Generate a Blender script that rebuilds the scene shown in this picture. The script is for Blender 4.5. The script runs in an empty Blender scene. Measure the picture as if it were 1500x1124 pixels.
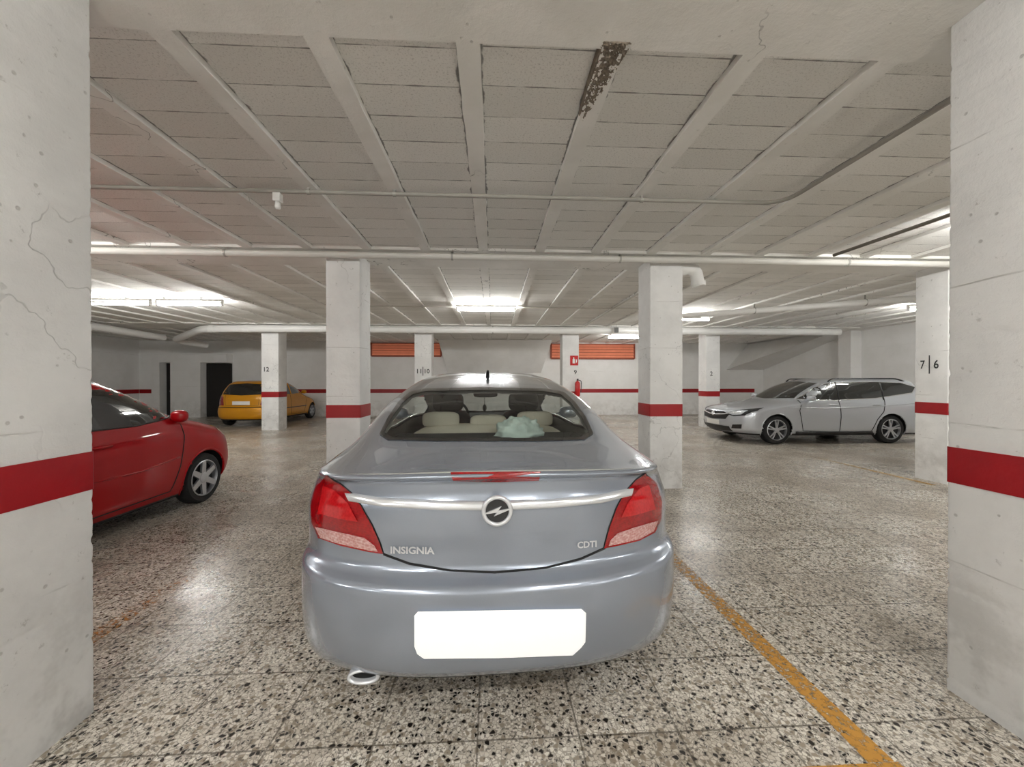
import bpy, bmesh, math, random
import numpy as np
from mathutils import Vector, Matrix
from mathutils import noise as mnoise
random.seed(4)
S = bpy.context.scene
COL = S.collection
R = math.radians
PI = math.pi

# ------------------------------------------------------------------ camera
F = 565.0
YAW = R(2.84); PITCH = R(0.3); H = 1.40
cd = bpy.data.cameras.new('camera'); cam = bpy.data.objects.new('camera', cd); COL.objects.link(cam)
cd.sensor_width = 36; cd.lens = F / 1500 * 36; cd.clip_start = .02; cd.clip_end = 200
cam.location = (0, 0, H); cam.rotation_euler = (PI / 2 - PITCH, 0, -YAW)
S.camera = cam
CM = cam.rotation_euler.to_matrix()
CP = Vector((0, 0, H))
def ray(px, py):
    return CM @ Vector(((px - 750) / F, -(py - 562) / F, -1))
def at_z(px, py, z):
    d = ray(px, py); t = (z - H) / d.z; return CP + d * t
def at_y(px, py, y):
    d = ray(px, py); t = y / d.y; return CP + d * t

# ------------------------------------------------------------------ materials
def lin(c):
    out = []
    for v in c[:3]:
        v = v / 255.0
        out.append(v / 12.92 if v <= .04045 else ((v + .055) / 1.055) ** 2.4)
    return tuple(out) + (1.0,)
def new_mat(name):
    m = bpy.data.materials.new(name); m.use_nodes = True
    nt = m.node_tree; nt.nodes.clear()
    out = nt.nodes.new('ShaderNodeOutputMaterial')
    return m, nt, out
def N(nt, t, **kw):
    n = nt.nodes.new(t)
    for k, v in kw.items():
        setattr(n, k, v)
    return n
def setin(nt, sock, v):
    if isinstance(v, bpy.types.NodeSocket): nt.links.new(v, sock)
    else: sock.default_value = v
def M(nt, op, a, b=None, c=None, clamp=False):
    n = nt.nodes.new('ShaderNodeMath'); n.operation = op; n.use_clamp = clamp
    setin(nt, n.inputs[0], a)
    if b is not None: setin(nt, n.inputs[1], b)
    if c is not None: setin(nt, n.inputs[2], c)
    return n.outputs[0]
def SS(nt, v, lo, hi, a=0.0, b=1.0):
    n = nt.nodes.new('ShaderNodeMapRange'); n.interpolation_type = 'SMOOTHSTEP'
    setin(nt, n.inputs[0], v); n.inputs[1].default_value = lo; n.inputs[2].default_value = hi
    n.inputs[3].default_value = a; n.inputs[4].default_value = b
    return n.outputs[0]
def MIX(nt, f, a, b, bt='MIX'):
    n = nt.nodes.new('ShaderNodeMix'); n.data_type = 'RGBA'; n.blend_type = bt
    setin(nt, n.inputs[0], f); setin(nt, n.inputs[6], a); setin(nt, n.inputs[7], b)
    return n.outputs[2]
def NOISE(nt, vec, scale, detail=3, rough=.5):
    n = nt.nodes.new('ShaderNodeTexNoise'); n.inputs['Scale'].default_value = scale
    n.inputs['Detail'].default_value = detail; n.inputs['Roughness'].default_value = rough
    nt.links.new(vec, n.inputs['Vector']); return n.outputs[0]
def VOR(nt, vec, scale, feature='F1'):
    n = nt.nodes.new('ShaderNodeTexVoronoi'); n.feature = feature; n.inputs['Scale'].default_value = scale
    nt.links.new(vec, n.inputs['Vector']); return n
def OBJ(nt):
    return nt.nodes.new('ShaderNodeTexCoord').outputs['Object']
def GEO(nt):
    return nt.nodes.new('ShaderNodeNewGeometry').outputs['Position']
def BSDF(nt, out, col, rough=.5, metal=0, coat=0, bump=None, bstr=.3, bdist=.01, spec=None):
    b = nt.nodes.new('ShaderNodeBsdfPrincipled')
    setin(nt, b.inputs['Base Color'], col); setin(nt, b.inputs['Roughness'], rough)
    b.inputs['Metallic'].default_value = metal
    b.inputs['Coat Weight'].default_value = coat; b.inputs['Coat Roughness'].default_value = .04
    if spec is not None: b.inputs['Specular IOR Level'].default_value = spec
    if bump is not None:
        bn = nt.nodes.new('ShaderNodeBump'); bn.inputs['Strength'].default_value = bstr; bn.inputs['Distance'].default_value = bdist
        nt.links.new(bump, bn.inputs['Height']); nt.links.new(bn.outputs[0], b.inputs['Normal'])
    nt.links.new(b.outputs[0], out.inputs[0]); return b
def mat(name, col, rough=.5, metal=0, coat=0, var=.08, vs=5, bump=0, bs=60, emit=0):
    m, nt, out = new_mat(name); v = OBJ(nt)
    n = NOISE(nt, v, vs, 2)
    c = lin(col)
    c1 = tuple(x * (1 - var) for x in c[:3]) + (1,); c2 = tuple(min(1, x * (1 + var)) for x in c[:3]) + (1,)
    colr = MIX(nt, n, c1, c2)
    bm_ = NOISE(nt, v, bs, 3) if bump else None
    b = BSDF(nt, out, colr, rough, metal, coat, bm_, bump)
    if emit:
        b.inputs['Emission Color'].default_value = c; b.inputs['Emission Strength'].default_value = emit
    return m
def glass_mat(name, tint):
    m, nt, out = new_mat(name)
    t = N(nt, 'ShaderNodeBsdfTransparent')
    v = OBJ(nt); n = NOISE(nt, v, 3, 2)
    setin(nt, t.inputs[0], MIX(nt, n, lin(tint), tuple(x * .95 for x in lin(tint)[:3]) + (1,)))
    g = N(nt, 'ShaderNodeBsdfGlossy'); g.inputs['Roughness'].default_value = .03
    fr = N(nt, 'ShaderNodeFresnel'); fr.inputs[0].default_value = 1.45
    mx = N(nt, 'ShaderNodeMixShader')
    nt.links.new(M(nt, 'MINIMUM', fr.outputs[0], .22), mx.inputs[0]); nt.links.new(t.outputs[0], mx.inputs[1]); nt.links.new(g.outputs[0], mx.inputs[2])
    nt.links.new(mx.outputs[0], out.inputs[0]); return m
def emit_mat(name, col, strength):
    m, nt, out = new_mat(name); e = N(nt, 'ShaderNodeEmission')
    e.inputs[0].default_value = lin(col)
    e.inputs[1].default_value = strength
    nt.links.new(e.outputs[0], out.inputs[0]); return m
def lens_mat(name, a, b, scale=70, rough=.1):
    m, nt, out = new_mat(name); v = OBJ(nt)
    w = N(nt, 'ShaderNodeTexWave'); w.bands_direction = 'Z'; w.inputs['Scale'].default_value = scale; w.inputs['Distortion'].default_value = .6
    nt.links.new(v, w.inputs['Vector'])
    vo = VOR(nt, v, 90)
    c = MIX(nt, M(nt, 'MULTIPLY', w.outputs['Fac'], vo.outputs['Distance']), lin(a), lin(b))
    BSDF(nt, out, c, rough, 0, 1.0, vo.outputs['Distance'], .06, .003)
    return m

def floor_material():
    m, nt, out = new_mat('terrazzo'); p = GEO(nt)
    wob = NOISE(nt, p, 52, 2)
    SC = 60
    v = VOR(nt, p, SC); e = VOR(nt, p, SC, 'DISTANCE_TO_EDGE')
    sc = N(nt, 'ShaderNodeSeparateColor'); nt.links.new(v.outputs['Color'], sc.inputs[0])
    wv = M(nt, 'MULTIPLY', M(nt, 'SUBTRACT', wob, .5), .16)
    ed = M(nt, 'ADD', e.outputs['Distance'], wv)
    edge = SS(nt, ed, .05, .09)
    black = M(nt, 'MULTIPLY', SS(nt, sc.outputs[0], .80, .81), SS(nt, ed, .10, .15))
    light = MIX(nt, sc.outputs[1], lin((246, 241, 231)), lin((214, 206, 194)))
    tan = SS(nt, sc.outputs[2], .84, .85)
    light = MIX(nt, tan, light, lin((166, 154, 138)))
    base = MIX(nt, edge, lin((180, 172, 160)), light)
    v2 = VOR(nt, p, 130); s2 = N(nt, 'ShaderNodeSeparateColor'); nt.links.new(v2.outputs['Color'], s2.inputs[0])
    spk = SS(nt, s2.outputs[0], .83, .84)
    base = MIX(nt, M(nt, 'MULTIPLY', spk, .65), base, lin((78, 71, 64)))
    base = MIX(nt, black, base, lin((38, 34, 32)))
    xyz = N(nt, 'ShaderNodeSeparateXYZ'); nt.links.new(p, xyz.inputs[0])
    sx = M(nt, 'PINGPONG', M(nt, 'ADD', xyz.outputs[0], 20.06), .2); sy = M(nt, 'PINGPONG', M(nt, 'ADD', xyz.outputs[1], 20.1), .2)
    seam = SS(nt, M(nt, 'MINIMUM', sx, sy), .0015, .006, 1, 0)
    base = MIX(nt, M(nt, 'MULTIPLY', seam, .7), base, lin((78, 70, 60)))
    wn = N(nt, 'ShaderNodeTexWhiteNoise'); wn.noise_dimensions = '2D'
    cb = N(nt, 'ShaderNodeCombineXYZ')
    nt.links.new(M(nt, 'FLOOR', M(nt, 'DIVIDE', M(nt, 'ADD', xyz.outputs[0], 20.06), .4)), cb.inputs[0]); nt.links.new(M(nt, 'FLOOR', M(nt, 'DIVIDE', M(nt, 'ADD', xyz.outputs[1], 20.1), .4)), cb.inputs[1])
    nt.links.new(cb.outputs[0], wn.inputs['Vector'])
    base = MIX(nt, M(nt, 'MULTIPLY', wn.outputs['Value'], .3), base, lin((200, 193, 182)), 'MULTIPLY')
    dirt = NOISE(nt, p, .8, 5, .65)
    base = MIX(nt, SS(nt, dirt, .44, .66, 0, .55), base, lin((170, 157, 140)), 'MULTIPLY')
    stain = NOISE(nt, p, 3.1, 5, .7)
    base = MIX(nt, SS(nt, stain, .60, .74, 0, .45), base, lin((150, 136, 118)), 'MULTIPLY')
    BSDF(nt, out, base, SS(nt, dirt, .35, .65, .20, .36), spec=.5)
    return m
def crack_mask(nt, p, scale=1.1, lo=.56):
    n = NOISE(nt, p, scale, 5, .55)
    line = SS(nt, M(nt, 'ABSOLUTE', M(nt, 'SUBTRACT', n, .5)), .001, .0035, 1, 0)
    return M(nt, 'MULTIPLY', line, SS(nt, NOISE(nt, p, .7, 2), lo, lo + .06))
def ceiling_pan():
    m, nt, out = new_mat('ceiling_blocks'); p = GEO(nt)
    xyz = N(nt, 'ShaderNodeSeparateXYZ'); nt.links.new(p, xyz.inputs[0])
    n1 = NOISE(nt, p, 9, 3)
    wn = N(nt, 'ShaderNodeTexWhiteNoise'); wn.noise_dimensions = '1D'
    bay = M(nt, 'FLOOR', M(nt, 'DIVIDE', M(nt, 'ADD', xyz.outputs[0], 21.12), .7))
    nt.links.new(bay, wn.inputs['W'])
    yy = M(nt, 'ADD', M(nt, 'ADD', xyz.outputs[1], 20.03), M(nt, 'MULTIPLY', wn.outputs['Value'], .12))
    sy = M(nt, 'PINGPONG', yy, .125)
    thick = M(nt, 'MULTIPLY', M(nt, 'SUBTRACT', n1, .5), .014)
    jy = SS(nt, M(nt, 'ADD', sy, thick), .000, .005, 1, 0)
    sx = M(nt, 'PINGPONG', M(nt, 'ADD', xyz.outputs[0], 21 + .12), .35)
    rib_joint_shade = SS(nt, M(nt, 'ADD', sx, M(nt, 'MULTIPLY', M(nt, 'SUBTRACT', n1, .5), .06)), .060, .070, 1, 0)  # rib-edge joint and its shadow line, painted into the block colour
    wn2 = N(nt, 'ShaderNodeTexWhiteNoise'); wn2.noise_dimensions = '2D'
    cb = N(nt, 'ShaderNodeCombineXYZ'); nt.links.new(bay, cb.inputs[0]); nt.links.new(M(nt, 'FLOOR', M(nt, 'DIVIDE', yy, .25)), cb.inputs[1]); nt.links.new(cb.outputs[0], wn2.inputs['Vector'])
    c = MIX(nt, wn2.outputs['Value'], lin((238, 236, 231)), lin((252, 250, 246)))
    grit = NOISE(nt, p, 90, 4, .7)
    c = MIX(nt, SS(nt, grit, .32, .48, .5, 0), c, lin((178, 174, 167)))
    c = MIX(nt, M(nt, 'MULTIPLY', M(nt, 'MAXIMUM', jy, rib_joint_shade), .72), c, lin((62, 58, 54)))
    BSDF(nt, out, c, .9, bump=grit, bstr=.55, bdist=.008)
    return m
def concrete(name, a, b, dark, spots=.5, crack=0):
    m, nt, out = new_mat(name); p = GEO(nt)
    n = NOISE(nt, p, 1.7, 5, .6); c = MIX(nt, SS(nt, n, .35, .65), lin(a), lin(b))
    n2 = NOISE(nt, p, 14, 5, .75)
    c = MIX(nt, SS(nt, n2, .63, .72, 0, spots), c, lin(dark))
    xyz = N(nt, 'ShaderNodeSeparateXYZ'); nt.links.new(p, xyz.inputs[0])
    low = M(nt, 'MULTIPLY', SS(nt, xyz.outputs[2], 0, .9, 1, 0), SS(nt, NOISE(nt, p, 4, 4, .7), .40, .65))
    c = MIX(nt, M(nt, 'MULTIPLY', low, .4), c, lin(dark))
    fz = M(nt, 'PINGPONG', M(nt, 'ADD', xyz.outputs[2], M(nt, 'MULTIPLY', NOISE(nt, p, 1.5, 2), .06)), .31)
    ln = M(nt, 'MULTIPLY', SS(nt, fz, .001, .005, 1, 0), SS(nt, n, .5, .62))
    c = MIX(nt, M(nt, 'MULTIPLY', ln, .5), c, lin(dark))
    v = VOR(nt, p, 11); pit = SS(nt, v.outputs['Distance'], .05, .1, 1, 0)
    c = MIX(nt, M(nt, 'MULTIPLY', pit, spots), c, lin(dark))
    h = M(nt, 'SUBTRACT', n2, M(nt, 'ADD', M(nt, 'MULTIPLY', pit, .5), M(nt, 'MULTIPLY', ln, .5)))
    if crack:
        ck = crack_mask(nt, p, 1.1, .52); c = MIX(nt, M(nt, 'MULTIPLY', ck, crack), c, lin((80, 74, 67)))
        h = M(nt, 'SUBTRACT', h, ck)
    BSDF(nt, out, c, .75, bump=h, bstr=.4, bdist=.012)
    return m
def worn_paint(name, col, bias=0.0):
    m, nt, out = new_mat(name); p = GEO(nt)
    b = N(nt, 'ShaderNodeBsdfPrincipled')
    setin(nt, b.inputs['Base Color'], MIX(nt, NOISE(nt, p, 12, 4), lin(col), tuple(x * .75 for x in lin(col)[:3]) + (1,)))
    b.inputs['Roughness'].default_value = .6
    t = N(nt, 'ShaderNodeBsdfTransparent'); mx = N(nt, 'ShaderNodeMixShader')
    xyz = N(nt, 'ShaderNodeSeparateXYZ'); nt.links.new(p, xyz.inputs[0])
    wear = M(nt, 'ADD', NOISE(nt, p, 34, 5, .75), M(nt, 'MULTIPLY', M(nt, 'SUBTRACT', 2.4 - bias, xyz.outputs[1]), .075))
    nt.links.new(SS(nt, wear, .38, .60), mx.inputs[0])
    nt.links.new(t.outputs[0], mx.inputs[1]); nt.links.new(b.outputs[0], mx.inputs[2]); nt.links.new(mx.outputs[0], out.inputs[0])
    return m
def car_paint(name, col, metal=.5, rough=.32, coat=1.0, spec=.5):
    m, nt, out = new_mat(name); v = OBJ(nt)
    fl = NOISE(nt, v, 900, 1)
    c = lin(col)
    colr = MIX(nt, fl, tuple(x * .9 for x in c[:3]) + (1,), tuple(min(1, x * 1.1) for x in c[:3]) + (1,))
    BSDF(nt, out, colr, rough, metal, coat, spec=spec)
    return m

TUBE = 205
MT = dict(
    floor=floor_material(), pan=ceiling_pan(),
    rib=concrete('ceiling_paint', (240, 238, 233), (250, 248, 244), (150, 144, 136), .3, .6),
    column=concrete('column_paint', (228, 227, 225), (241, 240, 238), (152, 147, 140), .45, .25),
    wall=concrete('wall_paint', (244, 243, 240), (250, 249, 247), (184, 180, 172), .25),
    red_band=mat('red_band_paint', (156, 7, 18), .45, var=.12, vs=9, bump=.15, bs=40),
    spall=mat('broken_concrete', (124, 113, 100), .95, var=.6, vs=40, bump=1.0, bs=60),
    yellow_line=worn_paint('yellow_line_paint', (206, 148, 54)),
    faint_line=worn_paint('faint_line_paint', (200, 132, 50), .9),
    far_line=worn_paint('far_line_paint', (200, 158, 84), -3.4),
    pvc=mat('white_pvc', (243, 242, 239), .4, var=.04),
    painted_pipe=mat('painted_pipe', (218, 215, 208), .6, var=.06),
    conduit=mat('painted_conduit', (156, 152, 144), .5, var=.1),
    dark_conduit=mat('dark_conduit', (110, 104, 96), .5, var=.1),
    bracket=mat('bracket_steel', (170, 168, 162), .5, .3),
    tube=emit_mat('tube_glow', (251, 251, 248), TUBE),
    fixture=mat('fixture_white', (238, 237, 234), .4, var=.03),
    louver=mat('terracotta_louver_glow', (222, 136, 104), .7, var=.12, emit=.16),  # weak emission stands in for daylight through the slats
    louver_frame=mat('louver_frame', (160, 86, 66), .7),
    door=mat('dark_opening', (24, 20, 19), .6), black=mat('black_plastic', (18, 18, 19), .45),
    rubber=mat('tyre_rubber', (24, 24, 25), .8, bump=.2), well=mat('wheel_well', (10, 10, 11), .9),
    chrome=mat('chrome', (232, 233, 235), .14, 1.0, var=.02), letter=mat('letter_silver', (230, 232, 235), .18, .6),
    badge=mat('badge_chrome', (226, 228, 232), .22, .45), emblem_dark=mat('emblem_dark', (38, 40, 44), .25, .2, .6),
    alloy=mat('alloy', (186, 188, 192), .3, .7, var=.03),
    disc=mat('brake_disc', (44, 44, 46), .5, .5),
    silver_blue=car_paint('silver_blue_paint', (154, 162, 175), .55, .24),
    red_paint=car_paint('red_paint', (158, 3, 13), 0, .4, .55, .12),
    gold_paint=car_paint('gold_paint', (208, 142, 22), .1, .35, .6, .25),
    silver_paint=car_paint('silver_paint', (194, 198, 204), .5, .28),
    glass=glass_mat('clear_glass', (232, 236, 233)),
    dark_glass=mat('dark_glass', (18, 21, 22), .04, 0, 1.0, var=.2),
    frit=mat('black_glass_border', (10, 10, 11), .12, 0, .6),
    tail_red=lens_mat('tail_lens_red', (122, 2, 10), (182, 14, 22)),
    tail_bright=lens_mat('tail_lens_bright', (162, 8, 16), (222, 44, 48), 110),
    tail_clear=lens_mat('tail_lens_clear', (176, 112, 108), (238, 216, 212), 60),
    lamp_clear=mat('headlamp_lens', (205, 210, 214), .08, .3, 1.0, var=.3, vs=30),
    gap=mat('panel_gap', (14, 14, 16), .8), plate=mat('plate_white_glow', (254, 254, 254), .4, var=.003, emit=.3),  # plate glows slightly so it reads as blown-out white
    plate_far=mat('plate_white_far', (240, 239, 235), .4, var=.03),
    lining=mat('cabin_lining', (168, 166, 160), .9), seat_dark=mat('dark_upholstery', (50, 47, 46), .85, bump=.2),
    seat_beige=mat('beige_upholstery', (222, 214, 196), .85, bump=.2), shelf=mat('parcel_shelf', (60, 59, 58), .9),
    cloth=mat('mint_cloth', (228, 248, 240), .9, var=.1, vs=20, bump=.3, bs=40),
    ext_red=mat('extinguisher_red', (196, 16, 22), .3, 0, .5), sign_red=mat('sign_red', (200, 24, 24), .5),
    sign_white=mat('sign_white', (240, 240, 238), .5), ink=mat('black_ink', (28, 28, 30), .6),
    grey_sign=mat('grey_sign', (86, 84, 80), .5),
)

# ------------------------------------------------------------------ mesh builder
class MB:
    def __init__(s): s.v = []; s.f = []; s.m = []
    def add(s, vs, fs, mi=0):
        o = len(s.v); s.v += [tuple(v) for v in vs]
        for f in fs: s.f.append(tuple(i + o for i in f)); s.m.append(mi)
        return s
    def box(s, x0, x1, y0, y1, z0, z1, mi=0):
        return s.add([(x0, y0, z0), (x1, y0, z0), (x1, y1, z0), (x0, y1, z0), (x0, y0, z1), (x1, y0, z1), (x1, y1, z1), (x0, y1, z1)],
                     [(0, 3, 2, 1), (4, 5, 6, 7), (0, 1, 5, 4), (1, 2, 6, 5), (2, 3, 7, 6), (3, 0, 4, 7)], mi)
    def tube(s, path, r, seg=12, mi=0, cap=True, closed=False):
        P = [Vector(p) for p in path]; n = len(P); rs = r if isinstance(r, (list, tuple)) else [r] * n
        T = []
        for i in range(n):
            a = P[(i - 1) % n] if (closed or i > 0) else P[i]; b = P[(i + 1) % n] if (closed or i < n - 1) else P[i]
            T.append((b - a).normalized())
        u = T[0].orthogonal().normalized(); vs = []
        for i in range(n):
            u = (u - T[i] * u.dot(T[i]))
            u = u.normalized() if u.length > 1e-6 else T[i].orthogonal().normalized()
            w = T[i].cross(u)
            for k in range(seg):
                a = 2 * PI * k / seg
                vs.append(P[i] + (u * math.cos(a) + w * math.sin(a)) * rs[i])
        fs = []
        for i in range(n if closed else n - 1):
            j = (i + 1) % n
            for k in range(seg):
                fs.append((i * seg + k, i * seg + (k + 1) % seg, j * seg + (k + 1) % seg, j * seg + k))
        if cap and not closed:
            fs.append(tuple(range(seg))[::-1]); fs.append(tuple((n - 1) * seg + k for k in range(seg)))
        return s.add(vs, fs, mi)
    def lathe(s, prof, c, axis='z', seg=32, mi=0, closed=False):
        vs = []; n = len(prof)
        for (r, h) in prof:
            for k in range(seg):
                a = 2 * PI * k / seg; p = (r * math.cos(a), r * math.sin(a), h)
                if axis == 'x': p = (p[2], p[0], p[1])
                if axis == 'y': p = (p[1], p[2], p[0])
                vs.append((c[0] + p[0], c[1] + p[1], c[2] + p[2]))
        fs = []
        for i in range(n if closed else n - 1):
            j = (i + 1) % n
            for k in range(seg):
                fs.append((i * seg + k, i * seg + (k + 1) % seg, j * seg + (k + 1) % seg, j * seg + k))
        if not closed:
            if prof[0][0] > 1e-5: fs.append(tuple(range(seg))[::-1])
            if prof[-1][0] > 1e-5: fs.append(tuple((n - 1) * seg + k for k in range(seg)))
        return s.add(vs, fs, mi)
    def ell(s, c, rad, su=20, sv=12, mi=0, pw=1.0):
        vs = []; fs = []
        def sp(x): return math.copysign(abs(x) ** pw, x)
        for j in range(sv + 1):
            t = PI * j / sv
            for k in range(su):
                a = 2 * PI * k / su
                vs.append((c[0] + rad[0] * sp(math.sin(t)) * sp(math.cos(a)), c[1] + rad[1] * sp(math.sin(t)) * sp(math.sin(a)), c[2] + rad[2] * sp(math.cos(t))))
        for j in range(sv):
            for k in range(su):
                fs.append((j * su + k, (j + 1) * su + k, (j + 1) * su + (k + 1) % su, j * su + (k + 1) % su))
        return s.add(vs, fs, mi)
    def prism(s, poly, fn, d0, d1, mi=0):
        n = len(poly)
        vs = [fn(a, b, d0) for a, b in poly] + [fn(a, b, d1) for a, b in poly]
        fs = [tuple(range(n)), tuple(range(2 * n - 1, n - 1, -1))]
        for i in range(n):
            j = (i + 1) % n; fs.append((i, i + n, j + n, j))
        return s.add(vs, fs, mi)
    def build(s, name, mats, parent=None, smooth=False, fixn=True, loc=None, bevel=0, autos=None):
        me = bpy.data.meshes.new(name); me.from_pydata(s.v, [], s.f); me.update()
        if not isinstance(mats, (list, tuple)): mats = [mats]
        for m in mats: me.materials.append(m)
        me.polygons.foreach_set('material_index', s.m)
        if fixn:
            b = bmesh.new(); b.from_mesh(me); bmesh.ops.remove_doubles(b, verts=b.verts, dist=1e-6)
            bmesh.ops.recalc_face_normals(b, faces=b.faces); b.to_mesh(me); b.free()
        if smooth: me.polygons.foreach_set('use_smooth', [True] * len(me.polygons))
        if autos is not None:
            try: me.set_sharp_from_angle(angle=R(autos))
            except Exception: pass
        o = bpy.data.objects.new(name, me); COL.objects.link(o)
        if parent: o.parent = parent
        if loc: o.location = loc
        if bevel:
            bv = o.modifiers.new('bevel', 'BEVEL'); bv.width = bevel; bv.segments = 3; bv.limit_method = 'ANGLE'
        return o

def tag(o, label=None, cat=None, group=None, kind=None):
    if label: o['label'] = label
    if cat: o['category'] = cat
    if group: o['group'] = group
    if kind: o['kind'] = kind
    return o
def empty(name, loc, rz=0):
    o = bpy.data.objects.new(name, None); COL.objects.link(o); o.location = loc; o.rotation_euler = (0, 0, rz); o.empty_display_size = .2
    return o
def text_flat(s, bold=0.0):
    cu = bpy.data.curves.new('lettering', 'FONT'); cu.body = s; cu.offset = bold; cu.resolution_u = 3
    ob = bpy.data.objects.new('lettering', cu); COL.objects.link(ob)
    dg = bpy.context.evaluated_depsgraph_get(); me = bpy.data.meshes.new_from_object(ob.evaluated_get(dg))
    V = [(v.co.x, v.co.y) for v in me.vertices]; Fc = [tuple(p.vertices) for p in me.polygons]
    bpy.data.objects.remove(ob); bpy.data.curves.remove(cu); bpy.data.meshes.remove(me)
    x0 = min(v[0] for v in V); x1 = max(v[0] for v in V); y0 = min(v[1] for v in V); y1 = max(v[1] for v in V)
    V = [((a - x0) / (x1 - x0), (b - y0) / (y1 - y0)) for a, b in V]
    return V, Fc, (x1 - x0) / (y1 - y0)
def fillet(pts, rad, n=6):
    P = [Vector(p) for p in pts]; out = [P[0]]
    for i in range(1, len(P) - 1):
        a = (P[i - 1] - P[i]); b = (P[i + 1] - P[i]); d = min(rad, a.length * .45, b.length * .45)
        p0 = P[i] + a.normalized() * d; p1 = P[i] + b.normalized() * d
        for k in range(n + 1):
            t = k / n; out.append(p0 * (1 - t) ** 2 + P[i] * 2 * t * (1 - t) + p1 * t * t)
    out.append(P[-1]); return out

# ------------------------------------------------------------------ setting
CZ = 3.0
XL, XR, YB, YN = -14.0, 11.6, 16.0, -6.0
tag(MB().box(XL, XR, YN, YB, -.1, 0).build('floor', MT['floor']), kind='structure')
c = MB()
c.box(XL, XR, YN, YB, CZ + .034, CZ + .2, 0)
beams = [(.55, 1.84), (4.75, 5.45), (11.05, 11.95)]
for a, b in beams: c.box(XL, XR, a, b, CZ, CZ + .06, 1)
segs = [(YN, .55), (1.84, 4.75), (5.45, 11.05), (11.95, YB)]
k0 = int((XL + .12) / .7); k1 = int((XR + .12) / .7)
for k in range(k0, k1 + 1):
    x = -.12 + .7 * k
    for i, (a, b) in enumerate(segs):
        n = max(2, int((b - a) / .12)); vs = []; fs = []
        for j in range(n + 1):
            y = a + (b - a) * j / n
            l = -.062 + .007 * mnoise.noise(Vector((x * 3, y * 5, 1))) + .004 * mnoise.noise(Vector((x, y * 17, 2)))
            r_ = .062 + .007 * mnoise.noise(Vector((x * 3, y * 5, 7))) + .004 * mnoise.noise(Vector((x, y * 17, 9)))
            vs += [(x + l, y, CZ + .06), (x + l + .006, y, CZ), (x + r_ - .006, y, CZ), (x + r_, y, CZ + .06)]
        for j in range(n):
            q_ = j * 4
            for e in range(3): fs.append((q_ + e, q_ + e + 4, q_ + e + 5, q_ + e + 1))
        c.add(vs, fs, 1)
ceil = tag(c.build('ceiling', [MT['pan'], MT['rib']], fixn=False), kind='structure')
sp = MB(); nx, ny = 22, 70; vs = []; fs = []
for j in range(ny + 1):
    for i in range(nx + 1):
        u = i / nx; t = j / ny
        w = .064 * (1 - t) ** .7 + .016
        cx = .588 - .05 * t
        x = cx + (u - .5) * 2 * w; y = 1.79 + t * .54
        ed = min(u, 1 - u) * 2
        z = CZ + .005 - .012 * ed ** .5 * (1 - .6 * t) + .011 * mnoise.noise(Vector((x * 46, y * 30, 3))) + .009 * mnoise.noise(Vector((x * 130, y * 100, 8)))
        if i in (0, nx) or j in (0, ny): z = CZ + .028
        vs.append((x, y, max(CZ - .012, min(z, CZ + .029))))
for j in range(ny):
    for i in range(nx):
        a = j * (nx + 1) + i; fs.append((a, a + nx + 1, a + nx + 2, a + 1))
sp.add(vs, fs); so = sp.build('broken_concrete', MT['spall'], ceil, smooth=False); so['label'] = 'dark crumbled end of a ceiling rib'
tag(MB().box(XL - .2, XL, YN - .2, YB + .2, 0, CZ + .2).build('wall_left', MT['wall']), kind='structure')
tag(MB().box(XR, XR + .2, YN - .2, YB + .2, 0, CZ + .2).build('wall_right', MT['wall']), kind='structure')
tag(MB().box(XL, XR, YB, YB + .2, 0, CZ + .2).build('wall_back', MT['wall']), kind='structure')
tag(MB().box(XL, XR, YN - .2, YN, 0, CZ + .2).build('wall_front', MT['wall']), kind='structure')
tag(MB().box(XR - .35, XR, 11.6, 12.05, 0, CZ).build('wall_pilaster', MT['wall']), kind='structure')
m = MB(); m.add([(-2.1, 14.9, CZ + .02), (2.3, 14.9, CZ + .02), (2.0, 15.99, 1.75), (-1.85, 15.99, 1.75), (-2.1, 15.99, CZ + .02), (2.3, 15.99, CZ + .02)],
               [(0, 1, 2, 3), (0, 3, 4), (1, 5, 2), (3, 2, 5, 4), (0, 4, 5, 1)])
tag(m.build('wall_stair_soffit', MT['wall']), kind='structure')
m = MB(); m.add([(10.9, 12.06, 2.94), (11.59, 12.06, 2.94), (11.59, 15.99, 1.9), (9.95, 15.99, 1.9), (11.0, 12.06, 3.0), (11.59, 12.06, 3.0), (11.59, 15.99, 3.0), (10.9, 15.99, 3.0)],
                [(0, 1, 2, 3), (4, 7, 6, 5), (0, 4, 5, 1), (1, 5, 6, 2), (2, 6, 7, 3), (3, 7, 4, 0)])
tag(m.build('wall_ramp_soffit', MT['wall']), kind='structure')
m = MB().box(-13.2, -12.9, 15.6, 16, 0, 2.14).box(-12.5, -11.38, 15.6, 16, 0, 2.14).box(-13.2, -10.4, 15.6, 16, 2.14, 2.5)
tag(m.build('wall_doorway_block', MT['wall']), kind='structure')
tag(MB().box(-10.3, XR - .4, YB - .006, YB, .93, 1.09).build('trim_1', MT['red_band']), kind='structure')
tag(MB().box(XR - .006, XR, YN, 11.55, .93, 1.09).build('trim_2', MT['red_band']), kind='structure')
tag(MB().box(XL, XL + .006, YN, YB - .01, .93, 1.09).build('trim_3', MT['red_band']), kind='structure')
tag(MB().box(XL + .01, -13.25, YB - .006, YB, .93, 1.09).build('trim_4', MT['red_band']), kind='structure')
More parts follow.
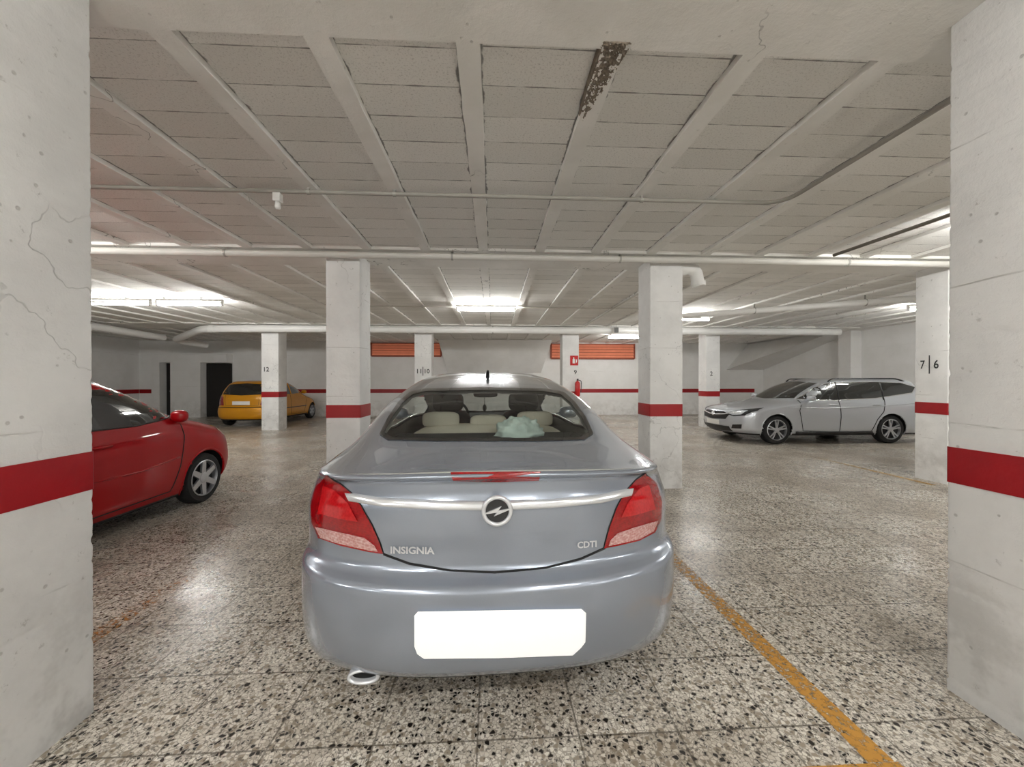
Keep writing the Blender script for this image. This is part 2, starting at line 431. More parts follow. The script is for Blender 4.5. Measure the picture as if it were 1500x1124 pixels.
for i, (a, b) in enumerate([(-11.36, -10.42), (-12.88, -12.52)]):
    d = tag(MB().box(a, b, 15.9, 15.98, 0, 2.12).build('door_%d' % (i + 1), MT['door']), kind='structure')  # near-black panel stands in for the dark of an open doorway
    MB().tube([(b - .1, 15.88, 1.02), (b - .1, 15.84, 1.02), (b - .2, 15.84, 1.02)], .012).build('door_handle', MT['bracket'], d, smooth=True)
for i, (a, b, z0, z1) in enumerate([(-4.92, -2.12, 2.44, 2.98), (2.42, 5.93, 2.36, 2.98)]):
    m = MB(); n = 5
    w = tag(MB().box(a, b, YB - .03, YB - .005, z0, z1).build('window_%d' % (i + 1), MT['louver_frame']), kind='structure')
    for k in range(n):
        z = z0 + .03 + (z1 - z0 - .06) * (k + .5) / n; dz = (z1 - z0) / n * .38
        m.add([(a + .03, YB - .06, z + dz), (b - .03, YB - .06, z + dz), (b - .03, YB - .10, z - dz), (a + .03, YB - .10, z - dz),
               (a + .03, YB - .05, z + dz - .008), (b - .03, YB - .05, z + dz - .008), (b - .03, YB - .09, z - dz - .008), (a + .03, YB - .09, z - dz - .008)],
              [(0, 1, 2, 3), (4, 7, 6, 5), (0, 3, 7, 4), (1, 5, 6, 2), (3, 2, 6, 7), (0, 4, 5, 1)])
    m.build('louver_slats', MT['louver'], w)
    f = MB().box(a - .03, a + .03, YB - .1, YB, z0, z1).box(b - .03, b + .03, YB - .1, YB, z0, z1).box(a, b, YB - .1, YB, z0 - .03, z0 + .02)
    f.build('window_frame', MT['louver_frame'], w)

# ------------------------------------------------------------------ pillars
def column(x0, x1, y0, y1, label, seed, fine=False):
    cx, cy = (x0 + x1) / 2, (y0 + y1) / 2; hx, hy = (x1 - x0) / 2, (y1 - y0) / 2
    root = empty('concrete_pillar', (cx, cy, 0)); tag(root, label, 'pillar', 'white concrete pillars with red bands')
    rr = .012
    def ring(z, off, amp):
        pts = []
        for (sx, sy, a0) in ((1, -1, -PI / 2), (1, 1, 0), (-1, 1, PI / 2), (-1, -1, PI)):
            ch = amp * (max(0, mnoise.noise(Vector((sx * 7 + seed, sy * 5, z * 24))) - .15) * 1.5 + .25 * mnoise.noise(Vector((sx * 3 + seed, sy * 9, z * 60))))
            for k in range(5):
                a = a0 + k / 4 * PI / 2
                px = sx * (hx - rr) + rr * math.cos(a) - sx * ch; py = sy * (hy - rr) + rr * math.sin(a) - sy * ch
                pts.append((px + math.copysign(off, px), py + math.copysign(off, py), z))
        return pts
    def shell(z0, z1, n, off, amp):
        m = MB(); vs = []
        for j in range(n + 1): vs += ring(z0 + (z1 - z0) * j / n, off, amp)
        fs = []
        for j in range(n):
            for k in range(20): fs.append((j * 20 + k, j * 20 + (k + 1) % 20, (j + 1) * 20 + (k + 1) % 20, (j + 1) * 20 + k))
        fs.append(tuple(range(20))[::-1]); fs.append(tuple(n * 20 + k for k in range(20)))
        return m.add(vs, fs)
    shell(0, CZ - .001, 220 if fine else 90, 0, .006).build('shaft', MT['column'], root, smooth=True, autos=40)
    b = shell(.945, 1.105, 4, .003, .0).build('painted_band', MT['red_band'], root, smooth=True, autos=40); b['label'] = 'dark red painted band'
    return root, cx, cy, hx, hy
def number(col, s, face, px0, px1, zc, h):
    root, cx, cy, hx, hy = col
    V, Fc, asp = text_flat(s, .01)
    m = MB(); e = .006
    if face == 'front':
        vs = [(px0 + a * (px1 - px0), -hy - e, zc + (b - .5) * h) for a, b in V]
    else:
        vs = [(-hx - e, px0 + a * (px1 - px0), zc + (b - .5) * h) for a, b in V]
    m.add(vs, Fc); o = m.build('bay_number', MT['ink'], root, fixn=False); o['label'] = 'black stencilled bay number'
C_nl = column(-2.14, -1.69, 1.27, 1.72, 'nearest white pillar filling the left edge of the view, with broad red band', 1, True)
C_nr = column(2.065, 2.52, 1.2, 1.655, 'nearest white pillar filling the right edge of the view, with broad red band', 2, True)
C_2l = column(-2.08, -1.66, 4.92, 5.33, 'white pillar just left behind the parked silver-blue car, red band at car height', 3)
C_2r = column(2.04, 2.475, 4.92, 5.33, 'white pillar just right behind the silver-blue car, beside the pipe elbow', 4)
C_2rr = column(6.15, 6.57, 4.92, 5.33, 'white pillar stencilled 7 and 6, beside the tail of the silver estate car', 5)
C_31 = column(-6.63, -6.15, 11.4, 11.85, 'white pillar in front of the yellow hatchback', 6)
C_32 = column(-2.29, -1.79, 11.4, 11.85, 'white pillar stencilled 11 and 10, under the long pipe', 7)
C_33 = column(2.07, 2.565, 11.4, 11.85, 'white pillar carrying the fire extinguisher and its red sign', 8)
C_34 = column(6.47, 6.9, 11.4, 11.85, 'far white pillar left of the silver estate car', 9)
number(C_2rr, '7', 'side', .13, .07, 1.64, .12); number(C_2rr, '|', 'side', .022, .008, 1.64, .26); number(C_2rr, '6', 'side', -.04, -.10, 1.64, .12)
number(C_32, '11', 'front', -.17, -.05, 1.70, .13); number(C_32, '|', 'front', -.012, .008, 1.70, .26); number(C_32, '10', 'front', .05, .19, 1.70, .13)
number(C_33, '9', 'front', .10, .18, 1.68, .13)
number(C_31, '12', 'front', -.16, -.02, 1.75, .13)
number(C_34, '2', 'front', -.1, -.02, 1.64, .13)

# ------------------------------------------------------------------ bay markings
def line(x0, x1, y0, y1, label, mt):
    m = MB(); n = max(1, int((y1 - y0) / .2)); vs = []; fs = []
    for j in range(n + 1):
        y = y0 + (y1 - y0) * j / n; vs += [(x0, y, .002), (x1, y, .002)]
    for j in range(n): fs.append((2 * j, 2 * j + 1, 2 * j + 3, 2 * j + 2))
    m.add(vs, fs); return tag(m.build('parking_line', MT[mt], fixn=False), label, 'parking line')
line(1.375, 1.475, 1.34, 4.6, 'worn yellow bay line on the ground right of the silver-blue car', 'yellow_line')
line(1.02, 1.49, 1.26, 1.338, 'short yellow cross line closing the bay at the bottom right', 'yellow_line')
line(-2.24, -2.13, 1.9, 4.3, 'faint yellow bay line between the red car and the silver-blue car', 'faint_line')
line(5.9, 5.98, 4.9, 8.0, 'faint yellow bay line running towards the silver estate car', 'far_line')

# ------------------------------------------------------------------ services on the ceiling
def pipe(name, pts, r, label, cat, mt, rad=.15, brackets=(), seg=14, top=CZ):
    P = fillet(pts, rad) if len(pts) > 2 else [Vector(p) for p in pts]
    o = tag(MB().tube(P, r, seg).build(name, mt, smooth=True, autos=50), label, cat)
    for p in brackets:
        p = Vector(p)
        b = MB().lathe([(r + .006, -.012), (r + .006, .012)], (0, 0, 0), 'x', 16)
        if top - p.z > r + .008: b.box(-.012, .012, -.006, .006, r, top - .0005 - p.z)
        b.build('bracket', MT['bracket'], o, loc=p)
    return o
pipe('drain_pipe', [(-13.5, 4.80, 2.945), (9.9, 4.80, 2.945)], .042, 'long white drain pipe crossing the ceiling just before the middle pillars', 'pipe', MT['painted_pipe'],
     brackets=[(x, 4.80, 2.945) for x in (-6, -3.2, -.5, 1.6, 4.6, 7.2)])
E = [(2.48, 5.03, 2.905), (2.70, 5.03, 2.905), (2.745, 5.03, 2.67)]
el = pipe('pipe_elbow', E, .08, 'short white pipe elbow beside the pillar right of the car', 'pipe', MT['pvc'], .12)
MB().lathe([(.08, -.04), (.093, -.04), (.093, .04), (.08, .04)], (2.525, 5.03, 2.905), 'x', 18).build('collar', MT['pvc'], el, smooth=True, autos=40)
MB().lathe([(.08, -.03), (.093, -.03), (.093, .03), (.08, .03)], (2.741, 5.03, 2.705), 'z', 18).build('collar', MT['pvc'], el, smooth=True, autos=40)
p0 = at_z(1250, 483, 2.9); p1 = at_z(380, 480, 2.9)
yy = 11.15
pl_ = at_z(296, 482, 2.885); pe = at_z(256, 496, 2.80)
dp = pipe('drain_pipe', [(p0.x, yy - .05, 2.885), (p1.x, yy, 2.885), (pl_.x, pl_.y, 2.885), (pe.x, pe.y, 2.75), (pe.x + .35, pe.y + .9, 2.66)], .103,
     'thick white drain pipe running in front of the far pillars', 'pipe', MT['pvc'], .3, brackets=[(x, yy - .01, 2.885) for x in (-4, 0, 4.2, 8.0)])
for x in (-7.9, -6.9, -2.0, 5.6):
    MB().lathe([(.103, -.07), (.113, -.07), (.113, .07), (.103, .07)], (0, 0, 0), 'x', 18).build('collar', MT['pvc'], dp, smooth=True, autos=40, loc=(x, yy - .01 if x > p1.x else yy + (pl_.y - yy) * (p1.x - x) / (p1.x - pl_.x), 2.885))
a = at_z(60, 466, 2.88); b = at_z(246, 495, 2.78); b2 = b + Vector((-.15, .02, .0))
pipe('drain_pipe', [a, b2], .1, 'white drain pipe at the far left running to the doorway', 'pipe', MT['pvc'], .3, brackets=[a.lerp(b2, .5)])
a = at_z(1000, 463, 2.86); b = at_z(1352, 437, 2.86)
pipe('drain_pipe', [a, b, b + (b - a) * .4], .06, 'white drain pipe slanting over the silver estate car', 'pipe', MT['pvc'], .3, brackets=[a.lerp(b, .35), a.lerp(b, .8)])
q = at_z(1150, 296, 2.965)
pipe('conduit', [(-8, 3.27, 2.965), (q.x, 3.27, 2.965), (q.x, .3, 2.965)], .017, 'thin conduit crossing the near ceiling and bending back at the right', 'conduit', MT['conduit'], .2,
     brackets=[(x, 3.27, 2.965) for x in (-3.62, -1.52, -.82, 1.28)])
pipe('conduit', [(-3, 8.25, 2.985), (3.6, 8.25, 2.985)], .014, 'thin conduit feeding the tube light at the centre', 'conduit', MT['painted_pipe'], seg=8)
a = at_z(1190, 385, 2.97); b = at_z(1400, 312, 2.97); a = a.lerp(b, .2)
pipe('conduit', [a, b, b + (b - a) * .8], .02, 'dark conduit on the ceiling above the pillar marked 7 and 6', 'conduit', MT['dark_conduit'], seg=8)
pipe('conduit', [(2.62, 6.2, 2.984), (2.62, 10.9, 2.984)], .015, 'thin conduit running from the right middle pillar to the back', 'conduit', MT['painted_pipe'], seg=8)
p = at_z(397, 276, 2.94)
st = empty('ceiling_sensor', (p.x, 3.27, 2.815)); tag(st, 'small white sensor hanging from the near conduit at the left', 'sensor')
MB().box(-.03, .03, -.03, .03, .06, .13).build('mounting_box', MT['fixture'], st, bevel=.006)
MB().lathe([(.0, 0), (.018, .004), (.024, .02), (.02, .045), (.02, .06)], (0, 0, 0)).build('sensor_head', MT['fixture'], st, smooth=True)
p = at_y(903, 476, 10.9)
sg = empty('hanging_notice', (p.x, 10.9, 2.80)); tag(sg, 'small grey notice hanging from the ceiling left of the right middle pillar', 'sign')
MB().box(-.06, .06, -.008, .008, 0, .15).build('notice_panel', MT['grey_sign'], sg)
MB().tube([(0, 0, .14), (0, 0, .2335)], .006, 8).build('rod', MT['bracket'], sg)

def tube_light(x0, x1, y, label):
    L = x1 - x0
    root = empty('tube_light', ((x0 + x1) / 2, y, CZ - .13)); tag(root, label, 'light', 'fluorescent tube lights')
    MB().box(-L / 2, L / 2, -.025, .025, .085, .1295).build('housing', MT['fixture'], root, bevel=.005)
    MB().tube([(-L / 2 + .03, 0, .025), (L / 2 - .03, 0, .025)], .018, 14).build('tube', MT['tube'], root, smooth=True, autos=50)
    for s in (-1, 1):
        MB().box(s * (L / 2 - .02) - .015, s * (L / 2 - .02) + .015, -.02, .02, 0, .09).build('lamp_holder', MT['fixture'], root)
tube_light(-.77, .48, 8.1, 'glowing tube light above the roof of the silver-blue car')
tube_light(-7.85, -6.6, 7.8, 'glowing tube light at the far left, outer one of the pair')
tube_light(-6.5, -5.25, 7.8, 'glowing tube light at the far left, inner one of the pair')
tube_light(4.0, 5.25, 9.1, 'glowing tube light right of the right middle pillar')
tube_light(8.6, 9.85, 7.6, 'glowing tube light over the silver estate car')
tube_light(4.5, 5.75, 3.3, 'tube light hidden behind the near right pillar')
tube_light(-5.6, -4.35, 3.2, 'tube light over the red car behind the near left pillar')
tube_light(3.9, 5.1, 13.0, 'glowing tube light by the back wall louvres')
for i, x in enumerate((-5.2, -1.8, 1.4, 4.8)):  # unseen rows added to brighten the near pillars, car rear and ceiling
    tube_light(x - .6, x + .6, -1.0, 'unseen fill tube light added in the aisle behind the viewer, %s of four' % ('first', 'second', 'third', 'fourth')[i])
    tube_light(x - .6, x + .6, -3.8, 'unseen fill tube light added by the front wall behind the viewer, %s of four' % ('first', 'second', 'third', 'fourth')[i])

# ------------------------------------------------------------------ extinguisher and sign
ex = empty('fire_extinguisher', (2.50, 11.30, .97)); tag(ex, 'red fire extinguisher hung on the far pillar', 'fire extinguisher')
MB().lathe([(.0, 0), (.07, 0), (.078, .02), (.078, .36), (.06, .41), (.025, .44), (.022, .46)], (0, 0, 0), seg=24).build('cylinder', MT['ext_red'], ex, smooth=True, autos=50)
MB().box(-.02, .02, -.05, .03, .46, .485).box(-.012, .012, -.09, .02, .485, .512).build('valve_lever', MT['black'], ex)
MB().tube(fillet([(.02, 0, .47), (.11, -.02, .45), (.10, -.03, .2), (.085, -.05, .1)], .06), .011, 8).build('hose', MT['black'], ex, smooth=True)
MB().box(-.05, .05, .07, .098, .3, .34).build('wall_bracket', MT['bracket'], ex)
sn = empty('extinguisher_sign', (2.42, 11.39, 1.88)); tag(sn, 'red square sign with white pictogram above the extinguisher', 'sign')
MB().box(-.12, .12, -.006, .008, 0, .29).build('panel', MT['sign_red'], sn)
MB().prism([(-.05, .06), (-.05, .18), (-.03, .2), (-.03, .24), (0, .24), (0, .2), (.02, .18), (.02, .06)], lambda a, b, d: (a, d, b), -.009, -.007).prism(
    [(.05, .06), (.05, .2), (.07, .16), (.085, .2), (.08, .1)], lambda a, b, d: (a, d, b), -.009, -.007).build('pictogram', MT['sign_white'], sn)

# ------------------------------------------------------------------ cars
def pchip(xs, ys):
    x = np.array(xs, float); y = np.array(ys, float); h = np.diff(x); d = np.diff(y) / h
    m = np.zeros(len(x)); m[0] = d[0]; m[-1] = d[-1]
    for i in range(1, len(x) - 1):
        if d[i - 1] * d[i] > 0:
            w1 = 2 * h[i] + h[i - 1]; w2 = h[i] + 2 * h[i - 1]; m[i] = (w1 + w2) / (w1 / d[i - 1] + w2 / d[i])
    x_ = x.tolist(); y_ = y.tolist(); m_ = m.tolist(); h_ = h.tolist()
    import bisect
    def f(t):
        if t <= x_[0]: return y_[0]
        if t >= x_[-1]: return y_[-1]
        i = bisect.bisect_right(x_, t) - 1; s = (t - x_[i]) / h_[i]
        return ((1 + 2 * s) * (1 - s) ** 2 * y_[i] + s * (1 - s) ** 2 * h_[i] * m_[i] + s * s * (3 - 2 * s) * y_[i + 1] + s * s * (s - 1) * h_[i] * m_[i + 1])
    return f
def sstep(a, b, t):
    t = min(1, max(0, (t - a) / (b - a))); return t * t * (3 - 2 * t)
class Car:
    def __init__(s, L, rear, front, width, corner, crown, rear_pos, rotz, name, label, cat):
        s.L = L
        s.yr = pchip(*zip(*rear)); s.yf = pchip(*zip(*front)); s.W_ = pchip(*zip(*width))
        s.lr = pchip(*zip(*[(c[0], c[1]) for c in corner])); s.lf = pchip(*zip(*[(c[0], c[2]) for c in corner]))
        s.nr = pchip(*zip(*[(c[0], c[3]) for c in corner])); s.nf = pchip(*zip(*[(c[0], c[4]) for c in corner]))
        s.z0 = width[0][0]; s.z1 = width[-1][0]; s.cr = crown; s.wm = max(w for _, w in width)
        rm = Matrix.Rotation(rotz, 4, 'Z')
        ctr = Vector(rear_pos) + rm @ Vector((0, L / 2, 0))
        s.root = empty(name, ctr, rotz); tag(s.root, label, cat)
        s.mw = Matrix.Translation(rear_pos) @ rm; s.mi = s.mw.inverted()
        s.cache = {}
    def c(s, z): a, z0, z1, z2, z3 = s.cr; return a * sstep(z0, z1, z) * (1 - sstep(z2, z3, z))
    def zp(s, x, z):
        q = (x / s.wm) ** 2; t = z
        for _ in range(5): t = z + s.c(t) * q
        return t
    def par(s, z):
        k = round(z, 4)
        r = s.cache.get(k)
        if r is None:
            yr, yf = s.yr(z), s.yf(z); h = (yf - yr) * .49
            r = (yr, yf, s.W_(z), min(s.lr(z), h), min(s.lf(z), h), s.nr(z), s.nf(z)); s.cache[k] = r
        return r
    def rear_y(s, x, z):
        yr, yf, W, lr, lf, nr, nf = s.par(s.zp(x, z)); t = min(1, abs(x) / W)
        return yr + lr * (1 - (1 - t ** nr) ** (1 / nr))
    def front_y(s, x, z):
        yr, yf, W, lr, lf, nr, nf = s.par(s.zp(x, z)); t = min(1, abs(x) / W)
        return yf - lf * (1 - (1 - t ** nf) ** (1 / nf))
    def side_p(s, y, zp):
        yr, yf, W, lr, lf, nr, nf = s.par(zp)
        if y < yr + lr:
            t = min(1, max(0, 1 - (y - yr) / lr)); return W * (1 - t ** nr) ** (1 / nr)
        if y > yf - lf:
            t = min(1, max(0, 1 - (yf - y) / lf)); return W * (1 - t ** nf) ** (1 / nf)
        return W
    def side_x(s, y, z):
        x = s.W_(z)
        for _ in range(4): x = s.side_p(y, s.zp(x, z))
        return x
    def rear(s): return lambda a, b: Vector((a, s.rear_y(a, b), b)), Vector((0, -1, .2))
    def front(s): return lambda a, b: Vector((a, s.front_y(a, b), b)), Vector((0, 1, .2))
    def side(s, sg): return lambda a, b: Vector((sg * s.side_x(a, b), a, b)), Vector((sg, 0, .1))
    def hit(s, px, py):
        o = s.mi @ CP; d = s.mi.to_3x3() @ ray(px, py)
        for k in range(60):
            pt = s._hit(o, d)
            if pt: return pt
            px += (712 - px) * .012; d = s.mi.to_3x3() @ ray(px, py)
        return Vector((0, s.rear_y(0, .6), .6))
    def _inside(s, p):
        if p.z > s.z1 or p.z < s.z0: return False
        zp = s.zp(p.x, p.z); yr, yf, W, lr, lf, nr, nf = s.par(min(zp, s.z1))
        if abs(p.x) >= W or p.y > yf: return False
        return p.y > s.rear_y(p.x, p.z)
    def _hit(s, o, d):
        t = 1.2
        while t < 4.5:
            if s._inside(o + d * t):
                a, b = t - .02, t
                for _ in range(14):
                    c_ = (a + b) / 2
                    if s._inside(o + d * c_): b = c_
                    else: a = c_
                return o + d * b
            t += .02
        return None
    def px(s): return lambda a, b: s.hit(a, b), Vector((0, -1, .3))
    def part(s, mb, name, mats, parent=None, **kw):
        o = mb.build(name, mats, parent or s.root, **kw)
        if parent is None: o.location = Vector((0, -s.L / 2, 0)) + Vector(o.location)
        return o
    def nrm(s, fn, out, a, b, e):
        n = (fn(a + e, b) - fn(a - e, b)).cross(fn(a, b + e) - fn(a, b - e))
        if n.length < 1e-12: return out.normalized()
        n.normalize()
        if n.dot(out) < 0: n = -n
        return n
    def patch(s, poly, fo, step, off, e=None):
        fn, out = fo; e = e or step * .3
        bm = bmesh.new(); f = bm.faces.new([bm.verts.new((a, b, 0)) for a, b in poly])
        bmesh.ops.triangulate(bm, faces=[f], ngon_method='EAR_CLIP')
        for ax in (0, 1):
            lo = min(p[ax] for p in poly); hi = max(p[ax] for p in poly); k = math.floor(lo / step) + 1
            while k * step < hi:
                co = [0, 0, 0]; no = [0, 0, 0]; co[ax] = k * step; no[ax] = 1
                bmesh.ops.bisect_plane(bm, geom=bm.verts[:] + bm.edges[:] + bm.faces[:], plane_co=co, plane_no=no, dist=1e-5); k += 1
        m = MB(); bm.verts.index_update(); vs = []
        for v in bm.verts:
            a, b = v.co.x, v.co.y; p = fn(a, b); vs.append(p + s.nrm(fn, out, a, b, e) * off)
        fs = [tuple(v.index for v in f.verts) for f in bm.faces]
        bm.free()
        fs2 = []
        for f in fs:
            n = (vs[f[1]] - vs[f[0]]).cross(vs[f[2]] - vs[f[0]])
            fs2.append(f if n.dot(out) >= 0 else f[::-1])
        m.add(vs, fs2); return m
    def flat(s, V, Fc, fo, off, e):
        fn, out = fo; m = MB()
        m.add([fn(a, b) + s.nrm(fn, out, a, b, e) * off for a, b in V], Fc); return m
    def ringpatch(s, outer, inner, fo, off, n, e):
        def dens(P):
            Q = []
            for i in range(len(P)):
                a, b = P[i], P[(i + 1) % len(P)]
                for k in range(n): Q.append((a[0] + (b[0] - a[0]) * k / n, a[1] + (b[1] - a[1]) * k / n))
            return Q
        A, B = dens(outer), dens(inner); Cc = [((a[0] + b[0]) / 2, (a[1] + b[1]) / 2) for a, b in zip(A, B)]
        k = len(A); fs = []
        for j in range(2):
            for i in range(k): fs.append((j * k + i, j * k + (i + 1) % k, (j + 1) * k + (i + 1) % k, (j + 1) * k + i))
        return s.flat(A + Cc + B, fs, fo, off, e)
    def wire(s, path, fo, r, step, off=0, closed=False):
        fn, out = fo; Q = []
        for i in range(len(path) - (0 if closed else 1)):
            a, b = path[i], path[(i + 1) % len(path)]; d = math.hypot(b[0] - a[0], b[1] - a[1]); n = max(1, int(d / step))
            for k in range(n): Q.append((a[0] + (b[0] - a[0]) * k / n, a[1] + (b[1] - a[1]) * k / n))
        if not closed: Q.append(path[-1])
        P = [fn(a, b) for a, b in Q]
        return MB().tube(P, r, 6, closed=closed)
    def body(s, paint, wheels, hole=None, dark_z=0, NL=120, NR=44, NS=100, lining=None):
        zf = np.linspace(s.z0, s.z1, 3000); A = np.array([[s.yr(z), s.yf(z), s.W_(z)] for z in zf])
        dz = np.diff(zf); dA = np.diff(A, axis=0)
        ds = np.sqrt(dz ** 2 + (.5 * dA[:, 0]) ** 2 + (.5 * dA[:, 1]) ** 2 + dA[:, 2] ** 2)
        cum = np.concatenate([[0], np.cumsum(ds)]); zs = np.interp(np.linspace(0, cum[-1], NL), cum, zf)
        V = []; K = None
        for z in zs:
            yr, yf, W, lr, lf, nr, nf = s.par(float(z)); half = []
            for i in range(NR):
                ph = PI / 2 * i / NR; half.append((W * math.sin(ph) ** (2 / nr), yr + lr * (1 - math.cos(ph) ** (2 / nr))))
            for i in range(NS + 1):
                half.append((W, yr + lr + (yf - lf - yr - lr) * i / NS))
            for i in range(NR - 1, -1, -1):
                ph = PI / 2 * i / NR; half.append((W * math.sin(ph) ** (2 / nf), yf - lf * (1 - math.cos(ph) ** (2 / nf))))
            full = half + [(-x, y) for x, y in half[-2:0:-1]]; K = len(full)
            cc = s.c(float(z))
            for x, y in full: V.append([x, y, float(z) - cc * (x / s.wm) ** 2])
        for (yw, zw, rad) in wheels:
            for v in V:
                if abs(v[0]) > .5 * s.wm:
                    r = math.hypot(v[1] - yw, v[2] - zw)
                    if rad - .03 < r < rad and r > 0:
                        v[1] = yw + (v[1] - yw) * rad / r; v[2] = zw + (v[2] - zw) * rad / r
                        v[0] = math.copysign(s.side_x(v[1], max(v[2], s.z0)), v[0])
        m = MB(); fs = []; ms = []
        for j in range(NL - 1):
            for k in range(K):
                f = (j * K + k, j * K + (k + 1) % K, (j + 1) * K + (k + 1) % K, (j + 1) * K + k)
                c_ = [sum(V[i][q] for i in f) / 4 for q in range(3)]
                if any(abs(c_[0]) > .45 * s.wm and all(math.hypot(V[i][1] - yw, V[i][2] - zw) <= rad + .002 for i in f) for (yw, zw, rad) in wheels): continue
                if hole and hole(c_): continue
                fs.append(f); ms.append(1 if c_[2] < dark_z else 0)
        fs.append(tuple((NL - 1) * K + k for k in range(K))); ms.append(0)
        m.v = [tuple(v) for v in V]; m.f = fs; m.m = ms
        o = s.part(m, 'body', [paint, MT['black']], smooth=True)
        if lining:
            me = o.data; n_ = MB(); me.update()
            n_.v = [tuple(v.co - v.normal * .03) for v in me.vertices]
            n_.f = [tuple(p.vertices) for p in me.polygons if p.center.z > .5]; n_.m = [0] * len(n_.f)
            s.part(n_, 'cabin_lining', lining, smooth=True)
        for (yw, zw, rad) in wheels:
            for sg in (-1, 1):
                m = MB(); vs = []; n = 26
                a0 = math.asin(max(-1, (s.z0 + .0 - zw) / rad))
                for i in range(n + 1):
                    a = a0 + (PI - 2 * a0) * i / n; y = yw + rad * math.cos(a); z = zw + rad * math.sin(a); x = s.side_x(y, z)
                    vs += [(sg * (x - .002), y, z), (sg * (s.wm - .32), y, z)]
                m.add(vs, [(2 * i, 2 * i + 1, 2 * i + 3, 2 * i + 2) for i in range(n)])
                m.add([(sg * (s.wm - .32), yw + rad * math.cos(a0 + (PI - 2 * a0) * i / n), zw + rad * math.sin(a0 + (PI - 2 * a0) * i / n)) for i in range(n + 1)], [tuple(range(n + 1))])
                s.part(m, 'wheel_well', MT['well'], smooth=False)
                arc = []
                for i in range(n * 2 + 1):
                    a = a0 + (PI - 2 * a0) * i / (2 * n); y = yw + rad * math.cos(a); z = zw + rad * math.sin(a); arc.append((sg * (s.side_x(y, z) - .006), y, z))
                s.part(MB().tube(arc, .013, 8), 'arch_lip', paint, smooth=True)
        ws = sorted(wheels); u0, u1 = s.z0 - .01, s.z0 + .10; wx = s.wm - .07; nx_ = s.wm - .33
        y1, y2 = ws[0][0], ws[1][0]; r_ = ws[0][2]
        out_ = [(-.45 * s.wm, .30), (.45 * s.wm, .30), (wx - .1, y1 - r_), (nx_, y1 - r_ + .02), (nx_, y1 + r_ - .02), (wx, y1 + r_), (wx, y2 - r_), (nx_, y2 - r_ + .02), (nx_, y2 + r_ - .02), (wx - .14, y2 + r_), (.45 * s.wm, s.L - .4),
                (-.45 * s.wm, s.L - .4), (-wx + .14, y2 + r_), (-nx_, y2 + r_ - .02), (-nx_, y2 - r_ + .02), (-wx, y2 - r_), (-wx, y1 + r_), (-nx_, y1 + r_ - .02), (-nx_, y1 - r_ + .02), (-wx + .1, y1 - r_)]
        s.part(MB().prism(out_, lambda a, b, d: (a, b, d), u0, u1), 'underbody', MT['well'])
        return o
    def wheel(s, x, y, rad, w, spokes, mt, twin=False, rimf=.70):
        sg = 1 if x > 0 else -1
        prof = [(rimf * rad, -w / 2), (.90 * rad, -w / 2), (.975 * rad, -w / 2 + .018), (rad, -w / 2 + .045), (rad, w / 2 - .045), (.975 * rad, w / 2 - .018), (.90 * rad, w / 2), (rimf * rad, w / 2)]
        t = s.part(MB().lathe(prof, (0, 0, 0), 'x', 48, closed=True), 'wheel', MT['rubber'], smooth=True, autos=40, loc=(sg * (abs(x) - w / 2), y, rad))
        o = sg * w / 2
        m = MB()
        q = sg
        m.lathe([(rimf * rad + .004, o - q * .10), (rimf * rad + .006, o - q * .004), (rimf * rad - .012, o + q * .004), (rimf * rad - .02, o - q * .02), (rimf * rad - .02, o - q * .10)], (0, 0, 0), 'x', 48, closed=True)
        rr = rimf * rad - .01
        for k in range(spokes):
            for dv in ((-.16, .16) if twin else (0,)):
                a = 2 * PI * k / spokes + PI / 2 + dv
                ca, sa = math.cos(a), math.sin(a); wi, wo = (.016, .013) if twin else (.034, .026)
                vs = []
                for (r_, hw, xo) in ((.045, wi, o - q * .012), (rr, wo, o - q * .004)):
                    for side_ in (-1, 1):
                        for dx in (0, -.025 * q):
                            vs.append((xo + dx, r_ * ca - side_ * hw * sa, r_ * sa + side_ * hw * ca))
                m.add(vs, [(0, 2, 6, 4), (1, 5, 7, 3), (0, 4, 5, 1), (2, 3, 7, 6), (0, 1, 3, 2), (4, 6, 7, 5)])
        m.lathe([(0, o + q * .0), (.03, o), (.058, o - q * .008), (.062, o - q * .035)], (0, 0, 0), 'x', 24)
        s.part(m, 'rim', mt, parent=t, smooth=True, autos=30)
        s.part(MB().lathe([(.001, o - q * .05), (rr, o - q * .05), (rr, o - q * .07), (.001, o - q * .07)], (0, 0, 0), 'x', 32), 'brake_disc', MT['disc'], parent=t)
        return t

def inpoly(x, y, P):
    r = False; n = len(P); j = n - 1
    for i in range(n):
        if (P[i][1] > y) != (P[j][1] > y) and x < (P[j][0] - P[i][0]) * (y - P[i][1]) / (P[j][1] - P[i][1]) + P[i][0]: r = not r
        j = i
    return r
def shrink(P, f, g=None):
    cx = sum(p[0] for p in P) / len(P); cy = sum(p[1] for p in P) / len(P); g = g or f
    return [(cx + (x - cx) * f, cy + (y - cy) * g) for x, y in P]
def project(p):
    q = CM.transposed() @ (Vector(p) - CP); return 750 + F * q.x / -q.z, 562 - F * q.y / -q.z

